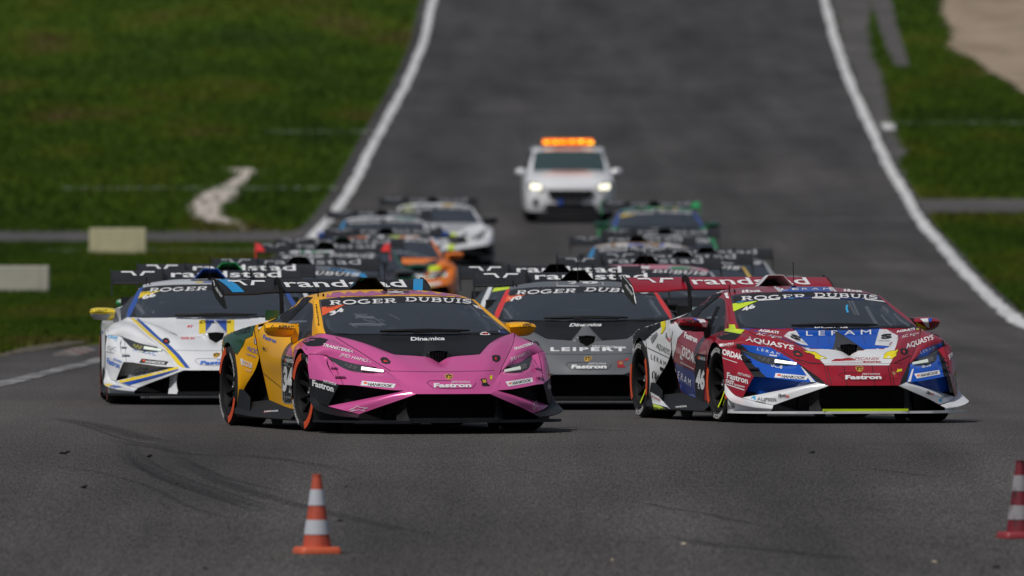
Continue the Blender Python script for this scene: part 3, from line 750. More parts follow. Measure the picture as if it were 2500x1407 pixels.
# ------------------------------------------------------------------ ground, track and verge (rows of quads that follow the slope)
def noise_ground(name, cols, scale, stretch=1.0, rough=.95, bump=.0, fine=None, bumpscale=60, far_tint=None):
    m, nt, p = node_mat(name)
    tc = nt.nodes.new('ShaderNodeTexCoord'); mp = nt.nodes.new('ShaderNodeMapping'); mp.inputs['Scale'].default_value = (1, stretch, 1)
    nt.links.new(tc.outputs['Object'], mp.inputs['Vector'])
    nz = nt.nodes.new('ShaderNodeTexNoise'); nz.inputs['Scale'].default_value = scale; nz.inputs['Detail'].default_value = 10; nz.inputs['Roughness'].default_value = .62
    nt.links.new(mp.outputs[0], nz.inputs['Vector'])
    cr_ = nt.nodes.new('ShaderNodeValToRGB'); els = cr_.color_ramp.elements
    els[0].position = cols[0][0]; els[0].color = (*cols[0][1], 1); els[1].position = cols[-1][0]; els[1].color = (*cols[-1][1], 1)
    for pos, c in cols[1:-1]:
        e = els.new(pos); e.color = (*c, 1)
    nt.links.new(nz.outputs['Fac'], cr_.inputs['Fac']); last = cr_.outputs[0]
    if fine:
        for (sc, sx, sy, lo, hi, amt) in fine:
            m2 = nt.nodes.new('ShaderNodeMapping'); m2.inputs['Scale'].default_value = (sx, sy, 1); nt.links.new(tc.outputs['Object'], m2.inputs['Vector'])
            n2 = nt.nodes.new('ShaderNodeTexNoise'); n2.inputs['Scale'].default_value = sc; n2.inputs['Detail'].default_value = 3; nt.links.new(m2.outputs[0], n2.inputs['Vector'])
            r = nt.nodes.new('ShaderNodeMapRange'); r.inputs[1].default_value = .3; r.inputs[2].default_value = .7; r.inputs[3].default_value = lo; r.inputs[4].default_value = hi
            nt.links.new(n2.outputs['Fac'], r.inputs[0])
            mx = nt.nodes.new('ShaderNodeMix'); mx.data_type = 'RGBA'; mx.blend_type = 'MULTIPLY'; mx.inputs[0].default_value = amt
            nt.links.new(last, mx.inputs[6]); nt.links.new(r.outputs[0], mx.inputs[7]); last = mx.outputs[2]
    if far_tint:      # base colour turns darker and slightly bluer with distance up the hill
        sx = nt.nodes.new('ShaderNodeSeparateXYZ'); nt.links.new(tc.outputs['Object'], sx.inputs[0])
        r = nt.nodes.new('ShaderNodeMapRange'); r.inputs[1].default_value = far_tint[0]; r.inputs[2].default_value = far_tint[1]; nt.links.new(sx.outputs['Y'], r.inputs[0])
        mx = nt.nodes.new('ShaderNodeMix'); mx.data_type = 'RGBA'; mx.inputs[6].default_value = (1, 1, 1, 1); mx.inputs[7].default_value = (*far_tint[2], 1); nt.links.new(r.outputs[0], mx.inputs[0])
        m3 = nt.nodes.new('ShaderNodeMix'); m3.data_type = 'RGBA'; m3.blend_type = 'MULTIPLY'; m3.inputs[0].default_value = 1; nt.links.new(last, m3.inputs[6]); nt.links.new(mx.outputs[2], m3.inputs[7]); last = m3.outputs[2]
    nt.links.new(last, p.inputs['Base Color']); p.inputs['Roughness'].default_value = rough; p.inputs['Specular IOR Level'].default_value = .12 if bump else .25
    if bump:
        b = nt.nodes.new('ShaderNodeBump'); b.inputs['Strength'].default_value = bump; b.inputs['Distance'].default_value = .02
        n3 = nt.nodes.new('ShaderNodeTexNoise'); n3.inputs['Scale'].default_value = bumpscale; nt.links.new(tc.outputs['Object'], n3.inputs['Vector'])
        nt.links.new(n3.outputs['Fac'], b.inputs['Height']); nt.links.new(b.outputs[0], p.inputs['Normal'])
    return m

GR_ = [(.30,(.024,.046,.002)),(.42,(.032,.066,.0015)),(.50,(.042,.080,.0015)),(.58,(.062,.085,.003)),(.66,(.075,.068,.014)),(.73,(.125,.085,.035))]
M_GRASS = noise_ground('meadow', GR_, .26, .16,
    fine=[(2.2, 1, .35, .6, 1.35, .8), (22, 1, .3, .7, 1.25, .7), (.12, .35, 1, .72, 1.2, 1)], bump=.6)
M_ASPH = noise_ground('asphalt', [(.30,(.050,.046,.0455)),(.50,(.066,.0612,.059)),(.70,(.080,.073,.068))], .16, .12, rough=.88,
    fine=[(1, 88, 4.2, .15, 2.15, .78), (1, 40, 2, .7, 1.3, .6), (1, 1.3, .03, .74, 1.18, .9), (1, .5, .012, .72, 1.18, .9), (1, .12, .16, .86, 1.10, 1), (1, .9, .11, .88, 1.1, 1)], far_tint=(150, 460, (.70, .71, .76)))
M_ASPH2 = noise_ground('old_asphalt', [(.30,(.068,.066,.064)),(.50,(.088,.083,.082)),(.70,(.115,.104,.104))], .5, .3, fine=[(20, 1, .2, .7, 1.2, .6)])
M_LINE = noise_ground('line_paint', [(.28,(.40,.40,.41)),(.42,(.55,.55,.56)),(.60,(.66,.66,.67))], .9, .25, fine=[(14, 1, .08, .8, 1.1, .8)])
M_LINE2 = noise_ground('worn_line', [(.38,(.05,.08,.03)),(.60,(.22,.26,.20))], 3.0, .6)
M_LINE3 = noise_ground('faded_line', [(.40,(.075,.073,.074)),(.60,(.13,.13,.13))], 3.0, .6)
M_GRAVEL = noise_ground('gravel', [(.30,(.22,.165,.12)),(.50,(.32,.25,.185)),(.70,(.38,.30,.235))], .5, .3, fine=[(30, 1, .25, .6, 1.3, .7)], bump=.5)
M_SAND = noise_ground('pale_sand', [(.30,(.40,.35,.30)),(.55,(.52,.46,.42)),(.75,(.45,.38,.32))], .8, .4, fine=[(20, 1, .3, .75, 1.15, .6)])
M_SKID = noise_ground('skid_rubber', [(.35,(.028,.028,.031)),(.65,(.042,.041,.044))], .8, .25, fine=[(1, 150, 7, .4, 1.6, .6)])
M_DIRT = noise_ground('dirt', [(.3,(.06,.05,.04)),(.7,(.14,.12,.09))], 1.2, .4, fine=[(20,1,.3,.6,1.3,.7)])

def sheet(name, y0, y1, lf, rf, dz, mat, nx=1, kind='structure', jit=0.0, seed=1, step=None):
    """strip of ground between x = lf(y) and x = rf(y)"""
    r = random.Random(seed); ys = [y0] + [y for y in YL if y0 < y < y1] + [y1]
    if step:
        ys2 = []
        for a, b in zip(ys, ys[1:]):
            k = max(1, int(math.ceil((b - a) / step))); ys2 += [a + (b - a) * j / k for j in range(k)]
        ys = ys2 + [y1]
    V = []; Fc = []
    for y in ys:
        a, b = lf(y), rf(y)
        if jit: a += r.uniform(-jit, jit); b += r.uniform(-jit, jit)
        if b < a: a = b = (a + b) / 2
        for k in range(nx + 1): V.append((a + (b - a) * k / nx, y, zg(y) + dz))
    for i in range(len(ys) - 1):
        for k in range(nx):
            q = i * (nx + 1) + k; Fc.append((q, q + 1, q + nx + 2, q + nx + 1))
    me = mesh_from(name, V, Fc, smooth=True); me.materials.append(mat)
    o = link(bpy.data.objects.new(name, me)); tag(o, kind=kind); return o

def edge(pts):
    """x as a function of distance, from photo points (u, v)"""
    P = sorted([(v2d(v), (u - CX) * v2d(v) / F) for u, v in pts]); D = [p[0] for p in P]; X = [p[1] for p in P]
    return lambda y: float(np.interp(y, D, X))
_le = edge([(1058,0),(1037,96),(979,230),(912,355),(854,466),(816,523),(787,552),(768,576)]); _re = edge([(2011,0),(2036,91),(2071,193),(2122,307),(2167,404),(2218,489),(2298,597),(2400,711),(2500,796)])
_d0, _d1 = v2d(576), v2d(0); _e0, _e1 = v2d(796), v2d(0)
def LE_W(y):
    if y < _d0: return float(np.interp(y, [-50,100,140,150,157,178,210,240,_d0], [-30,-9.5,-6.0,-5.4,-5.03,-4.62,-4.35,-4.2,_le(_d0)]))
    if y > _d1: return _le(_d1) + (y - _d1) * .02 + max(0, y - _d1) ** 2 * 2e-5
    return _le(y)
def RE_W(y):
    if y < _e0: return float(np.interp(y, [-50,100,160,_e0], [9,6.6,6.9,_re(_e0)]))
    if y > _e1: return _re(_e1) + (y - _e1) * .025 + (y - _e1) ** 2 * 2e-5
    return _re(y)
grass = sheet('grass_field', -50, 4000, lambda y: -600 - y*.4, lambda y: 600 + y*.4, -.012, M_GRASS, nx=24)
track = sheet('track', -50, 2000, lambda y: LE_W(y) - (1.35 if y < 186 else (.42 if y > 200 else .42 + (200-y)/14*.93)), lambda y: RE_W(y) + .25, 0.0, M_ASPH, nx=10)
HW = .10
M_LINEW = noise_ground('scuffed_line', [(.38,(.085,.083,.085)),(.5,(.20,.20,.205)),(.66,(.36,.36,.37))], 1.6, .35, fine=[(14, 1, .08, .7, 1.15, .8)])
sheet('edge_line', 132, 184, lambda y: LE_W(y) - HW - .03, lambda y: LE_W(y) + HW, .006, M_LINEW, jit=.03, seed=13, step=.6)
lineL = sheet('edge_line', 184, 700, lambda y: LE_W(y) - HW - .03, lambda y: LE_W(y) + HW, .006, M_LINE, jit=.045, seed=3, step=.9)
lineR = sheet('edge_line', 60, 700, lambda y: RE_W(y) - HW - .01, lambda y: RE_W(y) + HW + .03, .006, M_LINE, jit=.045, seed=4, step=.9)
# right-hand apron, access strip, cross roads
apR = edge([(2130,-20),(2122,60),(2128,120),(2152,182),(2167,256),(2184,318),(2213,375),(2190,410),(2180,432)])
D_ = v2d
sheet('runoff_apron', D_(425), 545, lambda y: RE_W(y) + .2, lambda y: max(apR(y), RE_W(y) + .22), .004, M_ASPH2, jit=.16, seed=5, step=1)
spL = edge([(2115,-20),(2150,80),(2184,160)]); spR = edge([(2170,-20),(2195,80),(2222,165)])
sheet('access_strip', D_(162), 560, spL, spR, .008, M_ASPH2, jit=.04, seed=6)
sheet('crossing_road', D_(520), D_(487), lambda y: RE_W(y) + .2, lambda y: 60, .004, M_ASPH2, nx=8)
sheet('crossing_road', D_(590), D_(561), lambda y: -60, lambda y: LE_W(y) - .25, .004, M_ASPH2, nx=8)
grL = edge([(2310,-30),(2298,34),(2326,85),(2304,114),(2372,142),(2412,176),(2469,205),(2500,233),(2600,262),(2800,300)])
sheet('gravel_bed', D_(300), 620, grL, lambda y: grL(D_(300)) + 30, .004, M_GRAVEL, nx=4, jit=.22, seed=8, step=.5)
# pale sand patch
_sp = [(408,570,590),(415,560,612),(422,585,616),(430,590,612),(440,570,602),(450,553,590),(458,548,580),(466,520,574),(474,497,574),(484,485,560),(495,472,548),(510,466,535),(525,478,533),(533,485,545),(541,500,578),(550,540,600),(558,555,600)]
rowsL = edge([(a_ - 7, v_) for v_, a_, b_ in _sp]); rowsR = edge([(b_ + 7, v_) for v_, a_, b_ in _sp])
sheet('sand_patch', D_(560), D_(412), rowsL, rowsR, .006, M_SAND, jit=.16, seed=9, step=.3)
# thin mown or painted lines across the verges
for k, (v, u0, u1, m, th) in enumerate(((460,150,820,M_LINE2,5), (322,640,900,M_LINE2,5), (612,100,640,M_LINE2,9), (300,2150,2560,M_LINE2,5), (625,2350,2560,M_LINE2,4), (536,1780,2230,M_LINE3,3), (720,60,240,M_LINE2,4))):
    a, b = D_(v + th/2), D_(v - th/2); x0, x1 = (u0-CX)*a/F, (u1-CX)*a/F
    sheet('verge_line', a, b, lambda y, x=x0: x, lambda y, x=x1: x, .008, m, nx=6, jit=.05, seed=20+k, step=.8)
tagv = D_(305); sheet('verge_line', D_(318), D_(303), lambda y: (2150-CX)*tagv/F, lambda y: (2182-CX)*tagv/F, .012, M_LINE, jit=.02, seed=41)
# kerb at the left: worn red and white blocks beside the dark edge of the track
M_KR = paint('kerb_red', (.20,.07,.065), .8, coat=0, dirt=.8, scale=3); M_KW = paint('kerb_white', (.26,.245,.24), .8, coat=0, dirt=.8, scale=3)
kerb = bpy.data.objects.new('kerb', None); link(kerb); kerb.location = (LE_W(180) - .6, 180, zg(180)); tag(kerb, kind='structure')
k0 = None
for i in range(5):
    y = 184 + i * 1.2; m = Mesh(); x1 = LE_W(y) - .42; x2 = LE_W(y + 1.15) - .42; w = .38
    if i < 10: w = .30
    zz = zg(y); z2 = zg(y + 1.15)
    V = [(x1, y, zz+.006), (x1-w*.5, y, zz+.045), (x1-w, y, zz+.02), (x1-w, y, zz-.03), (x2, y+1.15, z2+.006), (x2-w*.5, y+1.15, z2+.045), (x2-w, y+1.15, z2+.02), (x2-w, y+1.15, z2-.03)]
    V = [(a - kerb.location.x, b - kerb.location.y, c_ - kerb.location.z) for a, b, c_ in V]
    m.add(V, [(0,1,5,4),(1,2,6,5),(2,3,7,6),(0,3,2,1),(4,5,6,7)]); me = m.build('kerb_block', smooth=False); me.materials.append(M_KR if i % 2 else M_KW)
    link(bpy.data.objects.new('kerb_block', me), kerb)
sheet('dirt_edge', 158, 205, lambda y: LE_W(y) - 1.75 + max(0, (y-186)*.045), lambda y: LE_W(y) - 1.25 + max(0, (y - 186)*.03), .004, M_DIRT, jit=.08, seed=12, step=.5)

# skid marks on the foreground asphalt
def soft_mat(name, col, amount):
    """rubber laid down unevenly: thin towards the edges of the mark"""
    m, nt, p = node_mat(name); p.inputs['Base Color'].default_value = (*col, 1); p.inputs['Roughness'].default_value = .8
    at = nt.nodes.new('ShaderNodeAttribute'); at.attribute_name = 'cover'
    tc = nt.nodes.new('ShaderNodeTexCoord'); mp = nt.nodes.new('ShaderNodeMapping'); mp.inputs['Scale'].default_value = (60, 3, 1)
    nz = nt.nodes.new('ShaderNodeTexNoise'); nz.inputs['Scale'].default_value = 1; nz.inputs['Detail'].default_value = 4
    nt.links.new(tc.outputs['Object'], mp.inputs[0]); nt.links.new(mp.outputs[0], nz.inputs['Vector'])
    r = nt.nodes.new('ShaderNodeMapRange'); r.inputs[1].default_value = .3; r.inputs[2].default_value = .7; r.inputs[3].default_value = .3 * amount; r.inputs[4].default_value = amount
    mu = nt.nodes.new('ShaderNodeMath'); mu.operation = 'MULTIPLY'
    nt.links.new(nz.outputs['Fac'], r.inputs[0]); nt.links.new(r.outputs[0], mu.inputs[0]); nt.links.new(at.outputs['Fac'], mu.inputs[1])
    tr = nt.nodes.new('ShaderNodeBsdfTransparent'); ms = nt.nodes.new('ShaderNodeMixShader'); out = [n for n in nt.nodes if n.type == 'OUTPUT_MATERIAL'][0]
    nt.links.new(mu.outputs[0], ms.inputs[0]); nt.links.new(tr.outputs[0], ms.inputs[1]); nt.links.new(p.outputs[0], ms.inputs[2]); nt.links.new(ms.outputs[0], out.inputs[0])
    return m
M_SKID = soft_mat('skid_rubber', (.016,.016,.018), .48)
def skid(name, pts, w, dz=.006):
    W_ = [G(u, v) for u, v in [tuple(q) for q in cr(np.array(pts, float), 10)]]
    V = []; Fc = []; cov = []
    n = len(W_)
    for i, p in enumerate(W_):
        d = (W_[min(i+1, n-1)] - W_[max(i-1, 0)]); d.z = 0; d.normalize(); nn = Vector((-d.y, d.x, 0))
        t = i / (n - 1); e = min(1, t * 4, (1 - t) * 4)
        for s in (-2, -1, 0, 1, 2):
            q = p + nn * w * s * .32; V.append((q.x, q.y, zg(q.y) + dz)); cov.append((0, .75, 1, .75, 0)[s + 2] * e)
    for i in range(n - 1):
        for k in range(4): Fc.append((5*i+k, 5*i+k+1, 5*i+k+6, 5*i+k+5))
    me = mesh_from(name, V, Fc); me.materials.append(M_SKID)
    at = me.attributes.new('cover', 'FLOAT', 'POINT'); at.data.foreach_set('value', cov)
    tag(link(bpy.data.objects.new(name, me)), kind='structure')
Zg1 = (0, 1000, .44); Zg2 = (1400, 1000, .44)
skid('skid_mark', to_px(Zg1, [(690,190),(720,270),(850,350),(1000,410),(1180,470),(1400,535),(1700,590)]), .16)
skid('skid_mark', to_px(Zg1, [(940,230),(1080,330),(1250,410),(1450,475),(1700,545),(1950,605),(2250,670),(2500,705)]), .15)
skid('skid_mark', to_px(Zg1, [(250,40),(450,75),(620,110),(800,160),(1000,190)]), .22)
skid('skid_mark', to_px(Zg1, [(520,150),(700,188),(880,215),(1060,250),(1400,262),(1700,300),(2000,360)]), .14)
for dx_, dy_ in ((14, 22), (60, -16)):
    skid('skid_mark', to_px(Zg1, [(690+dx_,190+dy_),(730+dx_,275+dy_),(860+dx_,355+dy_),(1010+dx_,415+dy_),(1190+dx_,475+dy_),(1400+dx_,540+dy_),(1620+dx_,580+dy_)]), .05)
skid('skid_mark', to_px(Zg1, [(980,250),(1100,315),(1260,380),(1450,430),(1640,470)]), .06)
skid('skid_mark', to_px(Zg1, [(330,60),(520,110),(700,170),(900,205),(1150,235)]), .06)
skid('skid_mark', to_px(Zg1, [(100,320),(420,330),(800,420),(1100,560),(1500,660)]), .05)
skid('skid_mark', to_px(Zg2, [(200,515),(400,525),(520,550),(720,580),(980,635),(1220,675)]), .07)
skid('skid_mark', to_px(Zg2, [(500,700),(800,755),(1100,780),(1400,815),(1700,850)]), .18)
skid('skid_mark', to_px(Zg2, [(1600,325),(1750,345),(1950,370),(2100,375)]), .07)
skid('skid_mark', to_px(Zg2, [(1900,735),(2100,765),(2300,775),(2500,800)]), .06)
skid('skid_mark', to_px(Zg2, [(0,110),(180,118),(360,122)]), .16)
skid('skid_mark', to_px(Zg2, [(1450,190),(1750,196),(2100,192),(2450,205)]), .06)

# grass blades: nearer verge dense, hill sparser and longer
M_BLADE = noise_ground('grass_blades', GR_, .26, .16, fine=[(5,1,.5,.5,1.5,.8)])
def blades(name, n, region, h, w, seed, kinds=3):
    rs = np.random.RandomState(seed); V = []; Fc = []
    cnt = 0
    while cnt < n:
        x, y = region(rs)
        if x is None: continue
        cnt += 1; z = zg(y) - .014
        for _ in range(kinds):
            a = rs.rand() * 6.283; hh = h * (.5 + rs.rand()); dx, dy = math.cos(a) * w, math.sin(a) * w
            ox, oy = x + rs.randn() * .05, y + rs.randn() * .05; lx, ly = rs.randn() * h * .4, rs.randn() * h * .4
            o = len(V); V += [(ox - dx, oy - dy, z), (ox + dx, oy + dy, z), (ox + lx, oy + ly, z + hh)]; Fc.append((o, o+1, o+2))
    me = mesh_from(name, V, Fc, smooth=False); me.materials.append(M_BLADE)
    tag(link(bpy.data.objects.new(name, me)), 'short green meadow grass along the verges of the track', 'grass', kind='stuff')
cut1 = (D_(592), D_(559)); cut2 = (D_(522), D_(485))
def regL(rs):
    y = 160 + rs.rand() ** 1.1 * 175
    lo = -(CX + 60) * y / F; hi = LE_W(y) - (.5 if y > 200 else 1.5)
    x = lo + rs.rand() * (hi - lo)
    if cut1[0] < y < cut1[1] or x > hi: return None, None
    return x, y
def regL2(rs):
    y = 325 + rs.rand() * 215; lo = -(CX + 60) * y / F; hi = LE_W(y) - .5; x = lo + rs.rand() * (hi - lo)
    if D_(560) < y < D_(412) and rowsL(y) + .03 < x < rowsR(y) - .03 and rs.rand() < .93: return None, None
    return x, y
def regR(rs):
    y = 235 + rs.rand() * 300; lo = RE_W(y) + .35; hi = 1310 * y / F; x = lo + rs.rand() * (hi - lo)
    if cut2[0] < y < cut2[1] or x > hi: return None, None
    if D_(425) < y and x < apR(y): return None, None
    if y > D_(300) and x > grL(y): return None, None
    if y > D_(165) and spL(y) < x < spR(y): return None, None
    return x, y
blades('grass_blades', 42000, regL, .065, .012, 1)
blades('grass_blades', 30000, regL2, .10, .03, 2, 2)
blades('grass_blades', 26000, regR, .09, .025, 3, 2)
# ------------------------------------------------------------------ colours
C = dict(
 black=flat('black_plastic', (.008,.008,.009), .6, spec=.2), gloss_black=paint('gloss_black', (.012,.012,.014), .45, coat=.15, dirt=.08, spec=.35),
 satin=paint('satin_black', (.009,.010,.012), .5, coat=.0, dirt=.08, spec=.3), carbon=carbon(),
 rubber=flat('tyre_rubber', (.017,.017,.018), .75, spec=.3), rim=flat('wheel_black', (.010,.010,.011), .65, spec=.15),
 orange_st=flat('tyre_orange', (.75,.09,.025), .6), letter=flat('tyre_letter_white', (.72,.72,.72), .6),
 steel=flat('brake_steel', (.07,.068,.065), .5), nut=flat('wheel_nut_dark', (.10,.10,.10), .35),
 glass=glass_mat('windscreen_glass', .38, (.6,.63,.67), .03, (.062,.075,.098)), painted_reflection=glass_mat('painted_screen_reflection', .74, (1,1,1), .6, (.26,.29,.34)), sideglass=glass_mat('side_glass', .35, (.4,.45,.5), .06, (.05,.055,.065)),  # second glass colour: pale film for painted windscreen reflections
 farglass=paint('far_windscreen', (.045,.048,.055), .2, dirt=.3),
 lens=glass_mat('headlight_lens', .12, (.5,.5,.5), .05, (.05,.055,.06)),
 led=flat('light_bar_white', (.78,.85,.76), .25, emit=.35), reflector=flat('reflector_grey', (.20,.21,.22), .3), reflector_gold=flat('reflector_gold', (.50,.48,.16), .3),
 mirror_dark=flat('dark_grey_plastic', (.05,.05,.055), .4),
 cage=flat('cage_grey', (.30,.31,.33), .5), seat=flat('seat_black', (.03,.03,.03), .8), red_belt=flat('belt_red', (.55,.03,.03), .7),
 grey_belt=flat('belt_grey', (.35,.36,.38), .7), dash=flat('dash_grey', (.035,.037,.042), .8),
 white=paint('white_wrap', (.78,.79,.82), .26, dirt=.12), pink=paint('pink_wrap', (.70,.112,.355), .21, metal=.18, dirt=.05, coat=.45, spec=.4),
 yellow=paint('yellow_wrap', (.92,.44,.001), .30, dirt=.03, coat=.2, spec=.35), dgreen=paint('dark_green_wrap', (.006,.075,.035), .3, dirt=.15),
 red=paint('dark_red_wrap', (.31,.004,.017), .23, dirt=.05, coat=.4), blue=paint('blue_wrap', (.002,.080,.48), .26, dirt=.04, coat=.35),
 navy=paint('navy_wrap', (.012,.03,.20), .34, dirt=.1), cyan=paint('sky_blue_wrap', (.01,.27,.60), .35, dirt=.1),
 grey=paint('grey_wrap', (.125,.132,.145), .42, coat=.25, dirt=.15), lgrey=paint('light_grey_wrap', (.35,.36,.38), .4),
 lime=paint('lime_wrap', (.62,.80,.01), .4, dirt=.05), orange=paint('orange_wrap', (.85,.20,.01), .38, dirt=.1),
 dgrey=paint('dark_grey_wrap', (.04,.042,.047), .4, coat=.25), redbright=paint('bright_red_wrap', (.72,.02,.015), .4),
 green=paint('green_wrap', (.01,.30,.08), .35), tan=paint('tan_wrap', (.42,.24,.09), .4), gold=paint('gold_wrap', (.65,.42,.06), .4),
 syellow=paint('sun_yellow_wrap', (.85,.62,.01), .35, dirt=.06), royal=paint('royal_blue_wrap', (.015,.075,.38), .35, dirt=.08),
 rosa=paint('rose_wrap', (.65,.20,.27), .4),
 iwhite=flat('print_white', (.80,.80,.82), .5), iblack=flat('print_black', (.015,.015,.017), .5), igrey=flat('print_grey', (.25,.26,.28), .5),
 iblue=flat('print_blue', (.03,.16,.62), .5), ired=flat('print_red', (.70,.03,.03), .5), iorange=flat('print_orange', (.82,.12,.035), .5),
 idred=flat('print_dark_red', (.40,.02,.03), .5), iyel=flat('print_yellow', (.85,.72,.02), .5), igold=flat('print_gold', (.70,.42,.05), .4),
 icy=flat('print_cyan', (.05,.40,.75), .5), ipink=flat('print_pink', (.60,.10,.28), .5), gap=flat('panel_gap', (.02,.016,.018), .7),
 spoke_red=flat('spoke_red', (.7,.02,.04), .4), spoke_green=flat('spoke_green', (.05,.55,.08), .4), spoke_lime=flat('spoke_lime', (.68,.85,.01), .4),
)
DEFAULT = dict(hood='body', cowl_panel='cowl', hood_vent='black', hood_intake='satin', intake_mesh='black', windshield='glass', roof='body',
 engine_cover='carbon', roof_scoop='scoop', scoop_mouth='black', a_pillar='pillar', side_window='sideglass', front_fender='body', bumper_corner='body',
 vent_strip='strip', vent_fin='strip', bumper_cheek='cheek', nose_ridge='ridge', lower_blade='blade', bumper_side_panel='fast', dive_plane='dive',
 door='door', rear_fender='rear', headlight='lens', light_bar='led', light_lens='reflector', side_intake='black', side_skirt='skirt', mirror='mirror',
 mirror_stalk='mirror', intake_plate='intake_plate', bumper_wall='wall', mouth_strut='strut', bumper_recess='recess', arch_liner='black', splitter='splitter',
 mouth_lip='lip', radiator='black', chassis='black', rear_bumper='carbon', rear_wing='wing', endplate='plate', wing_mount='black', wiper='black', antenna='black',
 roof_aerial='black', roll_cage='cage', dashboard='dash', seat='seat', harness='belt', window_net='belt', brake_disc='steel', wheel_nut='nut', tyre='rubber', tyre_stripe='orange_st',
 tyre_lettering='letter', wheel='rim', spoke_accent='spoke')
for _k in ('plate',): pass
FALL = dict(cowl='satin', scoop='black', pillar='body', strip='body', cheek='body', ridge='body', blade='body', fast='body', dive='carbon', door='body', rear='body',
 skirt='satin', mirror='body', wall='black', strut='black', recess='black', splitter='satin', lip='satin', wing='gloss_black', plate='satin', belt='grey_belt',
 spoke='rim', intake_plate='satin')
CHILD_OF = dict(light_bar='headlight', light_lens='headlight', endplate='rear_wing', wing_mount='rear_wing', mirror_stalk='mirror', scoop_mouth='roof_scoop', vent_fin='vent_strip', intake_mesh='hood_intake', harness='seat')

def cmat(cols, k, seen=0):
    if k in cols: return C[cols[k]]
    if k in FALL and seen < 4: return cmat(cols, FALL[k], seen + 1)
    return C[k]

def obj_mat(name, me, mat, parent):
    o = bpy.data.objects.new(name, me)
    if len(me.materials) == 0: me.materials.append(None)
    if name in ('light_lens', 'tyre_lettering', 'radiator', 'intake_mesh', 'screen_edge', 'roof_aerial', 'wiper', 'roll_cage', 'wing_lettering', 'wing_logo', 'window_net', 'harness', 'lamp'): o['kind'] = 'stuff'
    link(o, parent); o.material_slots[0].link = 'OBJECT'; o.material_slots[0].material = mat
    return o

def build_car(D, X0, yaw, cols, label, group=None, steer=0.0, near=True, spin=0.0, name='race_car'):
    root = bpy.data.objects.new(name, None); root.empty_display_size = .3; link(root)
    th = math.radians(yaw)
    z0, z1 = zg(D), zg(D + 2.62)
    pit = math.atan2(z1 - z0, 2.62)
    root.location = (X0, D, z0); root.rotation_euler = (pit, 0, th)
    tag(root, label, 'race car', group)
    made = {}
    keys = [k for k in PM if k not in ('tyre', 'tyre_stripe', 'tyre_lettering', 'tyre_stripe2', 'tyre_lettering2', 'rim', 'spoke_accent', 'brake_disc', 'wheel_nut')]
    keys.sort(key=lambda k: PM[k].name in CHILD_OF)
    for k in keys:
        me = PM[k]; base = me.name.split('.')[0]; sd = k[-1] if k[-1] in 'LR' else ''
        if not near and base in ('roll_cage', 'seat', 'harness', 'window_net', 'dashboard', 'radiator', 'intake_mesh', 'light_lens', 'vent_fin', 'wiper', 'roof_aerial'): continue
        par = root
        if base in CHILD_OF: par = made.get(CHILD_OF[base] + sd) or made.get(CHILD_OF[base]) or root
        ck = DEFAULT[base]
        if sd and ck + sd in cols: ck = ck + sd
        elif sd and base + sd in cols: ck = base + sd
        elif base in cols: ck = base
        made[k] = obj_mat(base, me, cmat(cols, ck), par)
    for (x, y, s) in ((-1, 0, 1), (1, 0, 1), (-1, 2.62, 1.02), (1, 2.62, 1.02)):
        w = obj_mat('wheel', PM['rim'], cmat(cols, 'rim'), root)
        w.location = (x * (.822 if y == 0 else .846), y, .322 * s)
        ang = math.radians(steer if y == 0 else 0) + (math.pi if x < 0 else 0)
        w.rotation_mode = 'ZYX' if False else 'XYZ'
        w.rotation_euler = (math.radians(spin if x > 0 else -spin), 0, ang); w.scale = (1, s, s)
        for k in ('tyre', 'tyre_stripe', 'tyre_stripe2', 'tyre_lettering', 'tyre_lettering2', 'spoke_accent', 'brake_disc', 'wheel_nut'):
            if not near and k in ('tyre_lettering', 'tyre_lettering2', 'spoke_accent', 'brake_disc', 'wheel_nut'): continue
            if k == 'spoke_accent' and 'spoke' not in cols: continue
            ck = DEFAULT[k.rstrip('2')]
            if k == 'spoke_accent' and y > 0 and 'spoke_rear' in cols: ck = 'spoke_rear'
            obj_mat(PM[k].name.split('.')[0], PM[k], cmat(cols, ck), w)
    mat = Matrix.Translation(root.location) @ root.rotation_euler.to_matrix().to_4x4()
    c = Car(root, mat); c.cols = cols; c.made = made
    return c

# ------------------------------------------------------------------ the pink, yellow and green car
c34 = build_car(128.0, -.730, 13.8, dict(body='pink', cowl='carbon', fast='satin', door='yellow', rear='yellow', pillar='yellow', roof='yellow', mirror='yellow',
    intake_plate='dgreen', belt='red_belt', spoke='spoke_red', spoke_rear='spoke_green', splitter='satin'), 'pink nosed race car with yellow doors and number 34, second from left at the front', 'racing cars in two columns behind the leaders', steer=3.5, spin=20)

# marks every car of the field carries, shaped once on the shared panels
SH = []
def share(o, ck):
    if o: SH.append((o.name.split('.')[0], o.data, ck)); 
    if o:
        m = o.data.materials[0]; o.material_slots[0].link = 'OBJECT'; o.material_slots[0].material = m; o.data.materials[0] = None; o.material_slots[0].material = m
    return o
banner = [(1003,330),(1000,262),(1180,232),(1400,213),(1600,204),(1759,200)]
bpts = to_px(Z1, [(1006,314),(1000,266),(1180,236),(1400,216),(1600,207),(1700,205)]) + to_px(Z2, [(0,212),(150,208),(300,211),(450,222),(600,247),(725,285),(800,322),(825,345),(700,300),(560,288),(400,281),(200,278),(0,282)]) + to_px(Z1, [(1500,289),(1300,297)])
share(c34.poly(PX, bpts, C['gloss_black'], GLASS, 'screen_banner', step=9), 'gloss_black')
share(c34.text(PX, 'ROGER', (805,745), (968,739.5), 10.6, C['iwhite'], GLASS, serif=True, name='lettering', up=(-.04,-1)), 'iwhite')
share(c34.text(PX, 'DUBUIS', (989,736.5), (1152,742), 10.6, C['iwhite'], GLASS, serif=True, name='lettering', mid=(1070,738), up=(.06,-1)), 'iwhite')
